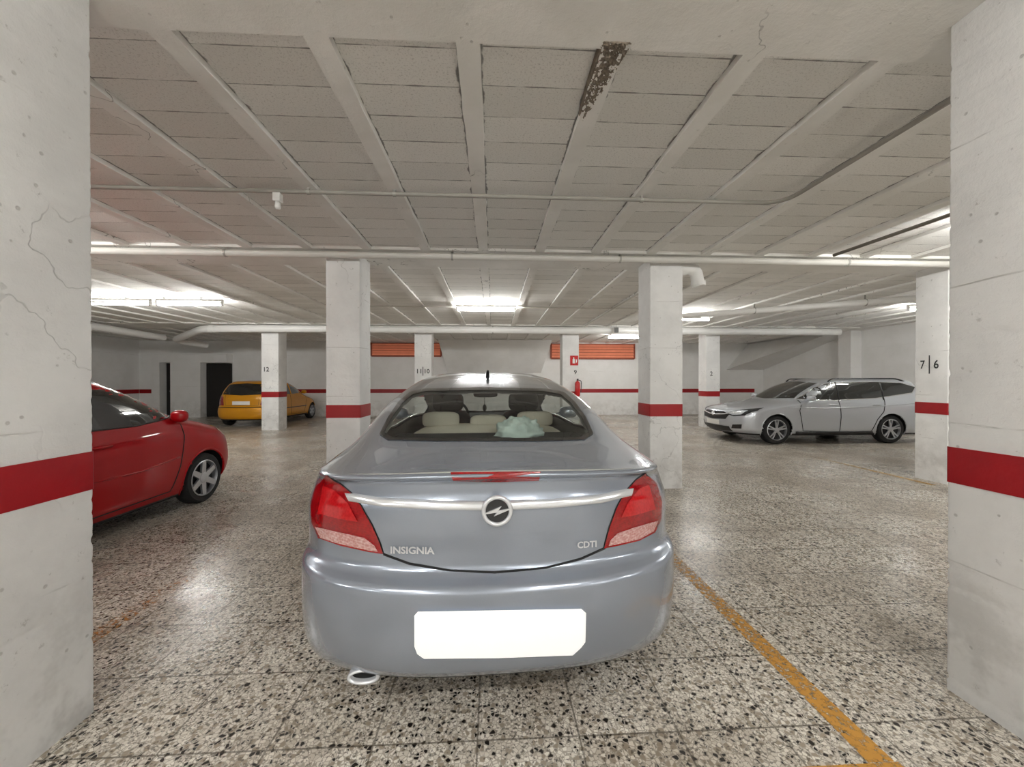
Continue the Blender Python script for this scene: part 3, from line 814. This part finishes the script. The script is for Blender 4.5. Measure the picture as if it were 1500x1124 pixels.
# ---------- main car
INS_L = 4.83
ins = Car(INS_L,
    rear=[(.195, .17), (.21, .115), (.24, .075), (.29, .046), (.36, .026), (.44, .010), (.52, .001), (.58, 0), (.612, .004), (.626, .026), (.642, .062), (.66, .080), (.72, .082), (.80, .076), (.90, .080), (.96, .094), (.995, .094), (1.015, .078), (1.03, .056), (1.037, .06), (1.043, .10), (1.06, .18), (1.08, .28), (1.10, .38), (1.12, .46), (1.14, .53), (1.25, .87), (1.35, 1.25), (1.42, 1.62), (1.455, 1.90), (1.475, 2.1), (1.485, 2.25)],
    front=[(.195, 4.64), (.35, 4.80), (.5, 4.83), (.65, 4.80), (.74, 4.70), (.80, 4.5), (.86, 4.2), (.91, 3.95), (.96, 3.7), (1.0, 3.52), (1.05, 3.38), (1.15, 3.15), (1.25, 2.96), (1.35, 2.74), (1.42, 2.56), (1.455, 2.48), (1.475, 2.42), (1.485, 2.36)],
    width=[(.195, .845), (.22, .868), (.30, .880), (.40, .885), (.55, .888), (.70, .898), (.85, .905), (.93, .90), (.99, .885), (1.03, .86), (1.06, .835), (1.10, .79), (1.14, .755), (1.25, .685), (1.35, .615), (1.42, .545), (1.455, .47), (1.475, .38), (1.485, .28)],
    corner=[(.18, .5, .7, 2.75, 2.4), (.6, .54, .7, 2.55, 2.4), (1.0, .58, .75, 2.3, 2.4), (1.06, .62, .7, 2.5, 2.5), (1.14, .55, .55, 3.0, 2.6), (1.3, .5, .45, 3.2, 2.8), (1.485, .3, .3, 2.5, 2.5)],
    crown=(.065, .72, .98, 1.10, 1.28), rear_pos=(.024, 1.45, 0), rotz=R(2.2),
    name='sedan_car', label='silver-blue five-door sedan seen from behind, parked at the centre between the pillars', cat='car')
glass_out = [(556, 637), (568, 645), (640, 647), (712, 647), (790, 647), (856, 645), (869, 636), (858, 612), (842, 589), (826, 575), (800, 570), (712, 568), (620, 570), (600, 575), (584, 589), (569, 611)]
glass_in = shrink(glass_out, .955, .90)
glass_cut = shrink(glass_out, .972, .945)
side_win = [(1.15, 1.06), (1.0, 1.12), (1.28, 1.24), (1.75, 1.345), (2.3, 1.36), (2.62, 1.31), (3.0, 1.12), (3.12, 1.03), (2.2, .99)]
screen = [(-.62, 1.05), (-.47, 1.37), (0, 1.41), (.47, 1.37), (.62, 1.05), (0, 1.02)]
def ins_hole(c_):
    if c_[1] < 1.75 and c_[2] > 1.05:
        p = project(ins.mw @ Vector(c_))
        if inpoly(p[0], p[1], glass_cut) and ins.rear_y(c_[0], c_[2]) > c_[1] - .06: return True
    if c_[1] > 2.4 and abs(c_[1] - ins.front_y(c_[0], c_[2])) < .08 and inpoly(c_[0], c_[2], shrink(screen, .96)): return True
    if abs(abs(c_[0]) - ins.side_x(c_[1], c_[2])) < .03 and abs(c_[0]) > .5 and inpoly(c_[1], c_[2], shrink(side_win, .96)): return True
    return False
ins.body(MT['silver_blue'], [(1.06, .335, .38), (3.797, .335, .38)], ins_hole, .238, NL=180, lining=MT['lining'])
PX = ins.px()
rw = ins.part(ins.patch(glass_in, PX, 9, .002, 2), 'rear_window', MT['glass'], smooth=True)
ins.part(ins.ringpatch(glass_out, glass_in, PX, .004, 6, 1.5), 'window_border', MT['frit'], parent=rw, smooth=True, loc=(0, 0, 0))
fw = ins.part(ins.patch(screen, ins.front(), .1, .003, .02), 'windscreen', MT['glass'], smooth=True)
for sg in (-1, 1):
    w = ins.part(ins.patch(side_win, ins.side(sg), .12, .003, .02), 'side_window', MT['glass'], smooth=True)
    ins.part(ins.wire(side_win, ins.side(sg), .012, .06, closed=True), 'window_trim', MT['chrome'], parent=w, smooth=True)
TL = [(480, 697), (497, 707), (515, 722), (530, 742), (546, 770), (557, 795), (562, 811), (540, 808), (500, 799), (468, 788), (458, 765), (457, 740), (464, 714)]
TRr = [(944, 693), (930, 704), (914, 722), (902, 745), (892, 772), (886, 795), (884, 803), (905, 799), (935, 792), (958, 780), (967, 760), (968, 735), (960, 708)]
for poly, clear, bright in ((TL, [(464, 771), (500, 779), (536, 787), (550, 798), (555, 807), (540, 805), (500, 796), (472, 787)], [(476, 712), (492, 718), (512, 738), (526, 764), (500, 760), (468, 752)]),
                    (TRr, [(962, 762), (930, 771), (903, 780), (892, 791), (890, 799), (905, 796), (935, 789), (955, 778)], [(948, 710), (935, 716), (918, 736), (908, 758), (930, 754), (958, 746)])):
    t = ins.part(ins.patch(poly, PX, 8, .006, 1.5), 'tail_light', MT['tail_red'], smooth=True)
    ins.part(ins.patch(clear, PX, 8, .009, 1.5), 'reversing_lens', MT['tail_clear'], parent=t, smooth=True)
    ins.part(ins.patch(bright, PX, 8, .009, 1.5), 'brake_lens', MT['tail_bright'], parent=t, smooth=True)
    ins.part(ins.wire(poly, PX, .003, 8, closed=True), 'lens_seam', MT['gap'], parent=t, smooth=True)
top = [(506, 721), (560, 729), (640, 733), (728, 734), (810, 731), (880, 724), (927, 714)]
bot = [(512, 734), (560, 742), (640, 747), (728, 748), (810, 744), (880, 737), (924, 726)]
def dens(P, n=8):
    Q = []
    for i in range(len(P) - 1):
        for k in range(n): t = k / n; Q.append((P[i][0] + (P[i + 1][0] - P[i][0]) * t, P[i][1] + (P[i + 1][1] - P[i][1]) * t))
    return Q + [P[-1]]
dt, db = dens(top), dens(bot); vs = []; fs = []
for a, b in zip(dt, db):
    A, B = ins.hit(*a), ins.hit(*b); o_ = Vector((0, -1, 0))
    vs += [A, A + o_ * .010 + Vector((0, 0, -.002)), A.lerp(B, .3) + o_ * .012, A.lerp(B, .7) + o_ * .012, B + o_ * .010 + Vector((0, 0, .002)), B]
for i in range(len(dt) - 1):
    for k in range(5): fs.append((i * 6 + k, i * 6 + k + 1, i * 6 + 6 + k + 1, i * 6 + 6 + k))
ins.part(MB().add(vs, fs), 'chrome_strip', MT['letter'], smooth=True)
circ = lambda r, n=40: [(728 + r * math.cos(2 * PI * k / n), 746 + r * math.sin(2 * PI * k / n)) for k in range(n)]
cen = ins.hit(728, 746)
bp = [ins.hit(a, b) for a, b in circ(20)]
rad_ = sum((Vector((p.x, 0, p.z)) - Vector((cen.x, 0, cen.z))).length for p in bp) / len(bp)
bd = ins.part(MB().lathe([(0, 0), (rad_, 0), (rad_, .03), (0, .03)], (cen.x, cen.y - .022, cen.z), 'y', 40), 'emblem', MT['emblem_dark'], smooth=True, autos=40)
ringp = [(cen.x + rad_ * math.cos(2 * PI * k / 48), cen.y - .022, cen.z + rad_ * math.sin(2 * PI * k / 48)) for k in range(48)]
ins.part(MB().tube(ringp, .0085, 10, closed=True), 'emblem_ring', MT['badge'], parent=bd, smooth=True)
bolt = [(706, 750), (734, 739), (729, 745), (751, 742), (723, 753), (728, 747.5)]
sc_ = rad_ / 20
bv = [(cen.x + (a - 728) * sc_, cen.z - (b - 746) * sc_) for a, b in bolt]
m = MB(); m.add([(x, cen.y - .030, z) for x, z in bv] + [(x, cen.y - .020, z) for x, z in bv],
                [(0, 1, 2, 5), (2, 3, 4, 5)] + [(i, (i + 1) % 6, (i + 1) % 6 + 6, i + 6) for i in range(6)])
ins.part(m, 'emblem_bolt', MT['badge'], parent=bd)
bl = ins.part(ins.patch([(660, 694), (792, 693), (789, 703), (726, 705), (664, 703)], PX, 10, .006, 1), 'brake_light', MT['tail_red'], smooth=True); bl['label'] = 'slim red high-level brake light'
for (s_, x0, x1, y0, y1, b_) in (('INSIGNIA', 573, 637, 800, 811, .03), ('CDTI', 845, 873, 792, 802, .03)):
    V, Fc, _ = text_flat(s_, b_)
    ins.part(ins.flat([(x0 + a * (x1 - x0), y1 - b * (y1 - y0) + (a - .5) * (1 if s_ == 'INSIGNIA' else -2)) for a, b in V], [f[::-1] for f in Fc], PX, .006, 1), 'lettering', MT['badge'], fixn=False)
ins.part(ins.wire([(562, 812), (600, 826), (660, 836), (725, 839), (800, 832), (850, 819), (886, 803)], PX, .005, 10), 'boot_seam', MT['gap'], smooth=True)
pl = [(608, 900), (613, 894), (730, 892), (850, 890), (857, 896), (856, 938), (850, 946), (838, 957), (730, 961), (622, 962), (612, 955), (608, 944)]
ins.part(ins.patch(pl, PX, 14, .010, 2), 'number_plate', MT['plate'])['label'] = 'blank white number plate'
# exhaust: oval chrome sleeve with a thick rolled rim and a dark bore, below the bumper edge
p = ins.mi @ at_y(533, 991, 1.56)
n = 36
def oval(fx, fz, dy): return [(p.x + fx * math.cos(2 * PI * k / n), p.y + dy, p.z + fz * math.sin(2 * PI * k / n)) for k in range(n)]
m = MB(); vs = oval(.060, .026, .28) + oval(.064, .031, .0) + oval(.063, .030, -.008) + oval(.055, .0225, -.010) + oval(.049, .0175, -.002) + oval(.048, .017, .03)
fs = [(j * n + k, j * n + (k + 1) % n, (j + 1) * n + (k + 1) % n, (j + 1) * n + k) for j in range(5) for k in range(n)]
m.add(vs, fs); et = ins.part(m, 'exhaust_tip', MT['badge'], smooth=True)
ins.part(MB().add(oval(.0485, .0172, .012), [tuple(range(n))]), 'exhaust_bore', MT['well'], parent=et)
ay = 1.75; az = 1.44
ins.part(MB().tube([(0, ay, az - .01), (0, ay - .06, az + .035), (0, ay - .09, az + .05)], [.018, .012, .004], 10), 'roof_antenna', MT['black'], smooth=True)
for sg in (-1, 1):
    for (y, ) in ((1.06,), (3.797,)):
        ins.wheel(sg * .865, y, .335, .22, 5, MT['alloy'])
    ins.part(MB().ell((sg * .98, 3.02, 1.04), (.11, .07, .07), pw=.8).tube([(sg * .78, 3.02, 1.0), (sg * .92, 3.02, 1.02)], .025, 8), 'door_mirror', MT['silver_blue'], smooth=True)
    for y in (1.75, 2.75):
        x = ins.side_x(y, .86)
        ins.part(MB().ell((sg * (x + .012), y, .86), (.018, .10, .016)), 'door_handle', MT['silver_blue'], smooth=True)
    ins.part(ins.patch([(sg * .50, .66), (sg * .56, .76), (sg * .80, .80), (sg * .84, .74), (sg * .72, .66)], ins.front(), .08, .005, .02), 'headlight', MT['lamp_clear'], smooth=True)
ins.part(ins.patch([(-.42, .56), (-.45, .70), (0, .72), (.45, .70), (.42, .56), (0, .54)], ins.front(), .1, .005, .02), 'grille', MT['black'], smooth=True)
# cabin
ins.part(MB().box(-.66, .66, .50, 1.42, .98, 1.02), 'parcel_shelf', MT['shelf'], bevel=.01)
ins.part(MB().box(-.68, .68, 1.0, 3.9, .30, .36), 'cabin_floor', MT['shelf'])
ins.part(MB().ell((0, 3.15, .86), (.66, .35, .16), 24, 12, pw=.5), 'dashboard', MT['seat_dark'], smooth=True)
bench = ins.part(MB().ell((0, 1.52, .74), (.62, .10, .34), 28, 14, pw=.45).ell((0, 1.75, .48), (.62, .32, .12), 28, 12, pw=.45), 'rear_bench', MT['seat_beige'], smooth=True)
for x in (-.36, 0, .36):
    ins.part(MB().ell((x, 1.52, 1.11 if x else 1.085), (.14, .05, .06), 20, 12, pw=.55), 'headrest', MT['seat_beige'], parent=bench, smooth=True)
for x in (-.37, .37):
    st = ins.part(MB().ell((x, 2.42, .78), (.24, .10, .34), 24, 14, pw=.5).ell((x, 2.70, .48), (.25, .28, .12), 24, 12, pw=.5), 'front_seat', MT['seat_dark'], smooth=True)
    ins.part(MB().ell((x, 2.36, 1.20), (.15, .055, .10), 20, 12, pw=.6), 'headrest', MT['seat_dark'], parent=st, smooth=True)
    for dx in (-.06, .06):
        ins.part(MB().tube([(x + dx, 2.37, 1.02), (x + dx, 2.36, 1.15)], .007, 8), 'headrest_post', MT['bracket'], parent=st, smooth=True)
sw = [(-.37 + .18 * math.cos(2 * PI * k / 32), 2.92 - .06 * math.sin(2 * PI * k / 32), 1.02 + .17 * math.sin(2 * PI * k / 32)) for k in range(32)]
ins.part(MB().tube(sw, .014, 10, closed=True).tube([(-.53, 2.92, 1.02), (-.21, 2.92, 1.02)], .014, 8).tube([(-.37, 2.92, 1.02), (-.37, 3.1, .95)], .03, 8), 'steering_wheel', MT['seat_dark'], smooth=True)
ins.part(MB().ell((0, 2.68, 1.265), (.13, .02, .036), 20, 10, pw=.6).tube([(0, 2.69, 1.28), (0, 2.68, 1.375)], .010, 6), 'rear_view_mirror', MT['black'], smooth=True)
m = MB(); n1, n2 = 40, 20; vs = []
for j in range(n2 + 1):
    t = PI / 2 * j / n2
    for k in range(n1):
        a = 2 * PI * k / n1; d = Vector((math.cos(a) * math.sin(t), math.sin(a) * math.sin(t), math.cos(t)))
        r = 1 + .28 * mnoise.noise(d * 2.6 + Vector((5, 2, 1))) + .12 * mnoise.noise(d * 7)
        vs.append((d.x * r * .17, d.y * r * .11, max(0, d.z * r * .125)))
fs = [(j * n1 + k, (j + 1) * n1 + k, (j + 1) * n1 + (k + 1) % n1, j * n1 + (k + 1) % n1) for j in range(n2) for k in range(n1)]
m.add(vs, fs)
cl = m.build('cloth', MT['cloth'], smooth=True); cl.location = ins.mw @ Vector((.21, 1.24, 1.021)); tag(cl, 'crumpled pale mint cloth lying on the rear shelf inside the silver-blue car', 'cloth')
om = empty('mirror_pendant', ins.mw @ Vector((-.01, 2.655, 1.09))); tag(om, 'small dark pendant hanging from the mirror inside the silver-blue car', 'pendant')
MB().tube([(0, 0, .06), (0, .005, .145)], .003, 6).build('cord', MT['black'], om)
MB().ell((0, 0, .03), (.022, .008, .036), 14, 10).build('charm', MT['seat_dark'], om, smooth=True)

def std_corner(a=.4, b=.7): return [(.18, a, b, 2.5, 2.4), (.9, a, b, 2.5, 2.4), (1.1, a * .8, b * .8, 2.8, 2.6), (1.55, a * .7, b * .6, 2.6, 2.6)]
# red hatchback
red = Car(3.60,
    rear=[(.18, .10), (.30, .03), (.45, 0), (.60, .02), (.72, .04), (.86, .06), (.97, .10), (1.05, .13), (1.15, .18), (1.25, .24), (1.35, .30), (1.43, .42), (1.485, .7), (1.505, 1.0)],
    front=[(.18, 3.45), (.30, 3.57), (.45, 3.60), (.60, 3.58), (.72, 3.53), (.83, 3.42), (.91, 3.20), (.98, 2.92), (1.03, 2.73), (1.09, 2.60), (1.2, 2.40), (1.3, 2.20), (1.39, 1.98), (1.45, 1.76), (1.485, 1.55), (1.505, 1.38)],
    width=[(.18, .74), (.30, .79), (.45, .805), (.60, .808), (.75, .803), (.86, .79), (.97, .765), (1.03, .748), (1.10, .728), (1.2, .695), (1.3, .66), (1.39, .615), (1.45, .55), (1.485, .44), (1.505, .30)],
    corner=std_corner(.4, .60), crown=(.02, .6, .9, 1.0, 1.2), rear_pos=(-4.12, 1.80, 0), rotz=0,
    name='hatchback_car', label='red small hatchback at the left, partly hidden by the near left pillar', cat='car')
red.body(MT['red_paint'], [(.52, .285, .33), (2.84, .285, .33)], NL=100, NR=36, NS=90, dark_z=.2)
rs = [(2.64, 1.04), (2.50, 1.13), (2.28, 1.25), (2.02, 1.36), (1.7, 1.415), (.8, 1.425), (.5, 1.31), (.42, 1.10), (1.0, .99), (2.0, .98)]
for sg in (-1, 1):
    w = red.part(red.patch(rs, red.side(sg), .12, .004, .02), 'side_window', MT['dark_glass'], smooth=True)
    red.part(red.wire(rs, red.side(sg), .008, .06, closed=True), 'window_seal', MT['black'], parent=w, smooth=True)
    red.part(red.wire([(1.45, .99), (1.45, 1.41)], red.side(sg), .02, .05), 'window_pillar', MT['black'], parent=w, smooth=True)
    red.part(red.wire([(2.50, 1.04), (2.53, .82), (2.46, .5), (2.36, .26), (1.45, .25), (1.4, .6), (1.43, .99)], red.side(sg), .006, .05), 'door_seam', MT['gap'], smooth=True)
    red.part(red.wire([(2.45, .60), (2.0, .55), (1.5, .56)], red.side(sg), .008, .05), 'door_crease', MT['red_paint'], smooth=True)
    x = red.side_x(2.46, 1.02)
    red.part(MB().ell((sg * (x + .09), 2.48, 1.03), (.08, .055, .065), pw=.8).tube([(sg * (x - .01), 2.50, .99), (sg * (x + .06), 2.49, 1.01)], .025, 10), 'door_mirror', MT['red_paint'], smooth=True)
    x = red.side_x(1.65, .84)
    red.part(MB().ell((sg * (x + .012), 1.65, .84), (.018, .09, .016)), 'door_handle', MT['red_paint'], smooth=True)
    hl = [(sg * .42, .64), (sg * .50, .80), (sg * .68, .87), (sg * .745, .80), (sg * .70, .66)]
    red.part(red.patch(hl, red.front(), .08, .005, .02), 'headlight', MT['lamp_clear'], smooth=True)
    red.part(red.patch([(sg * .60, .60), (sg * .58, .95), (sg * .68, .95), (sg * .74, .75), (sg * .72, .6)], red.rear(), .08, .006, .02), 'tail_light', MT['tail_red'], smooth=True)
    for y in (.52, 2.84): red.wheel(sg * .785, y, .285, .165, 6, MT['alloy'], rimf=.72)
red.part(red.patch([(-.60, 1.08), (-.48, 1.38), (0, 1.41), (.48, 1.38), (.60, 1.08), (0, 1.05)], red.front(), .1, .004, .02), 'windscreen', MT['dark_glass'], smooth=True)
red.part(red.patch([(-.56, 1.02), (-.48, 1.32), (0, 1.35), (.48, 1.32), (.56, 1.02), (0, 1.0)], red.rear(), .1, .004, .02), 'rear_window', MT['dark_glass'], smooth=True)
red.part(red.patch([(-.3, .30), (-.34, .44), (.34, .44), (.3, .30)], red.front(), .1, .005, .02), 'grille', MT['black'], smooth=True)
red.part(red.patch([(-.26, .50), (-.26, .61), (.26, .61), (.26, .50)], red.rear(), .1, .01, .02), 'number_plate', MT['plate_far'])

# yellow hatchback
yel = Car(3.65,
    rear=[(.2, .08), (.32, .01), (.45, 0), (.58, .02), (.62, .05), (.66, .075), (.85, .085), (.95, .11), (1.0, .14), (1.1, .20), (1.2, .27), (1.33, .37), (1.40, .52), (1.43, .9)],
    front=[(.2, 3.5), (.35, 3.63), (.5, 3.65), (.65, 3.58), (.76, 3.4), (.84, 3.1), (.92, 2.85), (1.0, 2.65), (1.1, 2.45), (1.2, 2.25), (1.33, 1.95), (1.40, 1.75), (1.43, 1.4)],
    width=[(.2, .76), (.35, .81), (.5, .82), (.7, .815), (.85, .805), (.95, .785), (1.0, .765), (1.1, .73), (1.2, .695), (1.33, .63), (1.40, .53), (1.43, .32)],
    corner=std_corner(.36, .7), crown=(.02, .6, .9, 1.0, 1.2), rear_pos=(-7.72, 12.15, 0), rotz=0,
    name='hatchback_car', label='yellow hatchback parked by the back wall, seen from behind', cat='car')
yel.body(MT['gold_paint'], [(.66, .29, .335), (3.0, .29, .335)], NL=80, NR=30, NS=70, dark_z=.24)
ys = [(2.6, 1.0), (2.1, 1.24), (1.8, 1.32), (.9, 1.32), (.58, 1.2), (.50, 1.03), (1.4, .97)]
for sg in (-1, 1):
    w = yel.part(yel.patch(ys, yel.side(sg), .12, .004, .02), 'side_window', MT['dark_glass'], smooth=True)
    yel.part(yel.wire([(1.5, .97), (1.5, 1.33)], yel.side(sg), .025, .05), 'window_pillar', MT['gold_paint'], parent=w, smooth=True)
    yel.part(yel.wire([(2.45, .97), (2.5, .7), (2.35, .28), (1.45, .28), (1.42, .97)], yel.side(sg), .005, .05), 'door_seam', MT['gap'], smooth=True)
    yel.part(yel.wire([(1.1, .52), (2.5, .52)], yel.side(sg), .014, .05), 'rub_strip', MT['black'], smooth=True)
    x = yel.side_x(2.4, 1.0)
    yel.part(MB().ell((sg * (x + .12), 2.42, 1.02), (.09, .06, .065), pw=.8).tube([(sg * (x - .01), 2.43, .99), (sg * (x + .08), 2.42, 1.0)], .022, 8), 'door_mirror', MT['gold_paint'], smooth=True)
    yel.part(yel.patch([(sg * .54, .66), (sg * .58, .92), (sg * .71, .95), (sg * .77, .80), (sg * .765, .66)], yel.rear(), .06, .006, .02), 'tail_light', MT['tail_red'], smooth=True)
    yel.part(yel.patch([(sg * .45, .58), (sg * .5, .70), (sg * .72, .74), (sg * .75, .62)], yel.front(), .06, .006, .02), 'headlight', MT['lamp_clear'], smooth=True)
    for y in (.66, 3.0): yel.wheel(sg * .80, y, .29, .175, 6, MT['alloy'])
yel.part(yel.patch([(-.64, 1.0), (-.55, 1.30), (0, 1.34), (.55, 1.30), (.64, 1.0), (0, .97)], yel.rear(), .1, .004, .02), 'rear_window', MT['dark_glass'], smooth=True)
yel.part(yel.patch([(-.60, 1.02), (-.48, 1.33), (0, 1.35), (.48, 1.33), (.60, 1.02), (0, .99)], yel.front(), .1, .004, .02), 'windscreen', MT['dark_glass'], smooth=True)
yel.part(yel.patch([(-.26, .68), (-.26, .79), (.26, .79), (.26, .68)], yel.rear(), .1, .008, .02), 'number_plate', MT['plate_far'])
yel.part(yel.wire([(-.72, .60), (.72, .60)], yel.rear(), .012, .05), 'bumper_strip', MT['black'], smooth=True)
yel.part(yel.wire([(-.52, .98), (-.49, .66), (.49, .66), (.52, .98)], yel.rear(), .004, .04), 'boot_seam', MT['gap'], smooth=True)

# silver estate
est = Car(4.70,
    rear=[(.2, .1), (.35, .02), (.5, 0), (.7, .02), (.85, .035), (.95, .05), (1.05, .075), (1.15, .105), (1.3, .165), (1.38, .205), (1.43, .27), (1.46, .45), (1.475, 1.0)],
    front=[(.2, 4.55), (.33, 4.68), (.46, 4.70), (.60, 4.69), (.72, 4.64), (.78, 4.50), (.84, 4.22), (.89, 3.92), (.935, 3.62), (.97, 3.45), (1.02, 3.34), (1.1, 3.20), (1.2, 3.0), (1.3, 2.78), (1.38, 2.58), (1.43, 2.42), (1.46, 2.25), (1.475, 2.0)],
    width=[(.2, .84), (.33, .89), (.5, .90), (.7, .905), (.85, .895), (.93, .875), (1.0, .845), (1.05, .82), (1.15, .785), (1.25, .74), (1.35, .69), (1.42, .625), (1.46, .52), (1.475, .37)],
    corner=std_corner(.32, .62), crown=(.02, .6, .9, 1.0, 1.2), rear_pos=(10.05, 9.14, 0), rotz=PI / 2,
    name='estate_car', label='silver estate car parked sideways at the right, nose pointing left', cat='car')
est.body(MT['silver_paint'], [(1.08, .32, .365), (3.745, .32, .365)], NL=110, NR=40, NS=110, dark_z=.23)
es = [(3.18, 1.0), (3.0, 1.09), (2.72, 1.25), (2.45, 1.345), (2.2, 1.38), (1.3, 1.39), (.65, 1.37), (.34, 1.27), (.48, 1.14), (1.4, 1.02), (2.4, .975)]
for sg in (-1, 1):
    w = est.part(est.patch(es, est.side(sg), .12, .004, .02), 'side_window', MT['dark_glass'], smooth=True)
    est.part(est.wire(es, est.side(sg), .009, .06, closed=True), 'window_trim', MT['chrome'], parent=w, smooth=True)
    for y in (2.28, 1.22):
        est.part(est.wire([(y, .985), (y - .06, 1.375)], est.side(sg), .018, .05), 'window_pillar', MT['black'], parent=w, smooth=True)
    est.part(est.wire([(3.16, .98), (3.24, .75), (3.15, .30), (2.30, .27), (2.28, .6), (2.30, .98)], est.side(sg), .008, .05), 'door_seam', MT['gap'], smooth=True)
    est.part(est.wire([(2.30, .27), (1.55, .28), (1.42, .55), (1.28, .72), (1.20, 1.0)], est.side(sg), .008, .05), 'door_seam', MT['gap'], smooth=True)
    est.part(est.wire([(3.5, .82), (2.6, .80), (1.5, .83), (.5, .91)], est.side(sg), .010, .06), 'body_crease', MT['silver_paint'], smooth=True)
    est.part(est.wire([(3.30, .26), (1.52, .26)], est.side(sg), .03, .06), 'sill', MT['black'], smooth=True)
    for y in (2.45, 1.42):
        x = est.side_x(y, .88); est.part(MB().ell((sg * (x + .012), y, .88), (.02, .11, .018)), 'door_handle', MT['silver_paint'], smooth=True)
    x = est.side_x(3.0, 1.0)
    est.part(MB().ell((sg * (x + .12), 3.0, 1.03), (.10, .065, .065), pw=.8).tube([(sg * (x - .01), 3.01, .99), (sg * (x + .08), 3.0, 1.0)], .024, 8), 'door_mirror', MT['silver_paint'], smooth=True)
    est.part(MB().tube(fillet([(sg * .63, 2.35, 1.40), (sg * .64, 2.25, 1.465), (sg * .64, .70, 1.465), (sg * .63, .50, 1.40)], .1), .016, 8), 'roof_rail', MT['black'], smooth=True)
    hl = est.part(est.patch([(sg * .44, .645), (sg * .50, .70), (sg * .68, .765), (sg * .82, .81), (sg * .865, .75), (sg * .79, .64), (sg * .62, .61)], est.front(), .06, .006, .02), 'headlight', MT['black'], smooth=True)
    est.part(est.patch([(sg * .50, .655), (sg * .56, .70), (sg * .70, .74), (sg * .78, .745), (sg * .74, .655), (sg * .6, .635)], est.front(), .06, .010, .02), 'lamp_lens', MT['lamp_clear'], parent=hl, smooth=True)
    est.part(est.patch([(sg * .56, .33), (sg * .60, .42), (sg * .76, .44), (sg * .74, .34)], est.front(), .06, .006, .02), 'fog_lamp', MT['black'], smooth=True)
    est.part(est.patch([(sg * .62, .80), (sg * .60, .95), (sg * .78, .98), (sg * .84, .90), (sg * .84, .80)], est.rear(), .06, .006, .02), 'tail_light', MT['tail_red'], smooth=True)
    for y in (1.08, 3.745): est.wheel(sg * .885, y, .32, .205, 5, MT['alloy'], twin=True, rimf=.72)
est.part(est.patch([(-.66, 1.02), (-.54, 1.36), (0, 1.40), (.54, 1.36), (.66, 1.02), (0, .985)], est.front(), .1, .004, .02), 'windscreen', MT['dark_glass'], smooth=True)
est.part(est.patch([(-.60, 1.03), (-.52, 1.33), (0, 1.36), (.52, 1.33), (.60, 1.03), (0, 1.0)], est.rear(), .1, .004, .02), 'rear_window', MT['dark_glass'], smooth=True)
gr = est.part(est.patch([(-.44, .53), (-.52, .64), (-.34, .70), (.34, .70), (.52, .64), (.44, .53), (0, .50)], est.front(), .08, .006, .02), 'grille', MT['black'], smooth=True)
est.part(est.wire([(-.60, .70), (-.40, .645), (-.12, .62), (.12, .62), (.40, .645), (.60, .70)], est.front(), .016, .04), 'grille_bar', MT['letter'], parent=gr, smooth=True)
est.part(MB().lathe([(.0, 0), (.03, .012), (.058, .012), (.064, 0)], (0, est.front_y(0, .64) + .004, .64), 'y', 24), 'emblem', MT['letter'], smooth=True)
est.part(est.patch([(-.54, .26), (-.52, .37), (.52, .37), (.54, .26), (0, .24)], est.front(), .08, .006, .02), 'lower_grille', MT['black'], smooth=True)
est.part(est.patch([(-.26, .385), (-.26, .495), (.26, .495), (.26, .385)], est.front(), .08, .014, .02), 'number_plate', MT['plate_far'])

# ------------------------------------------------------------------ world
w = bpy.data.worlds.new('world'); S.world = w; w.use_nodes = True
w.node_tree.nodes['Background'].inputs[0].default_value = (.8, .85, .9, 1); w.node_tree.nodes['Background'].inputs[1].default_value = .3
S.view_settings.view_transform = 'Standard'
S.view_settings.look = 'None'
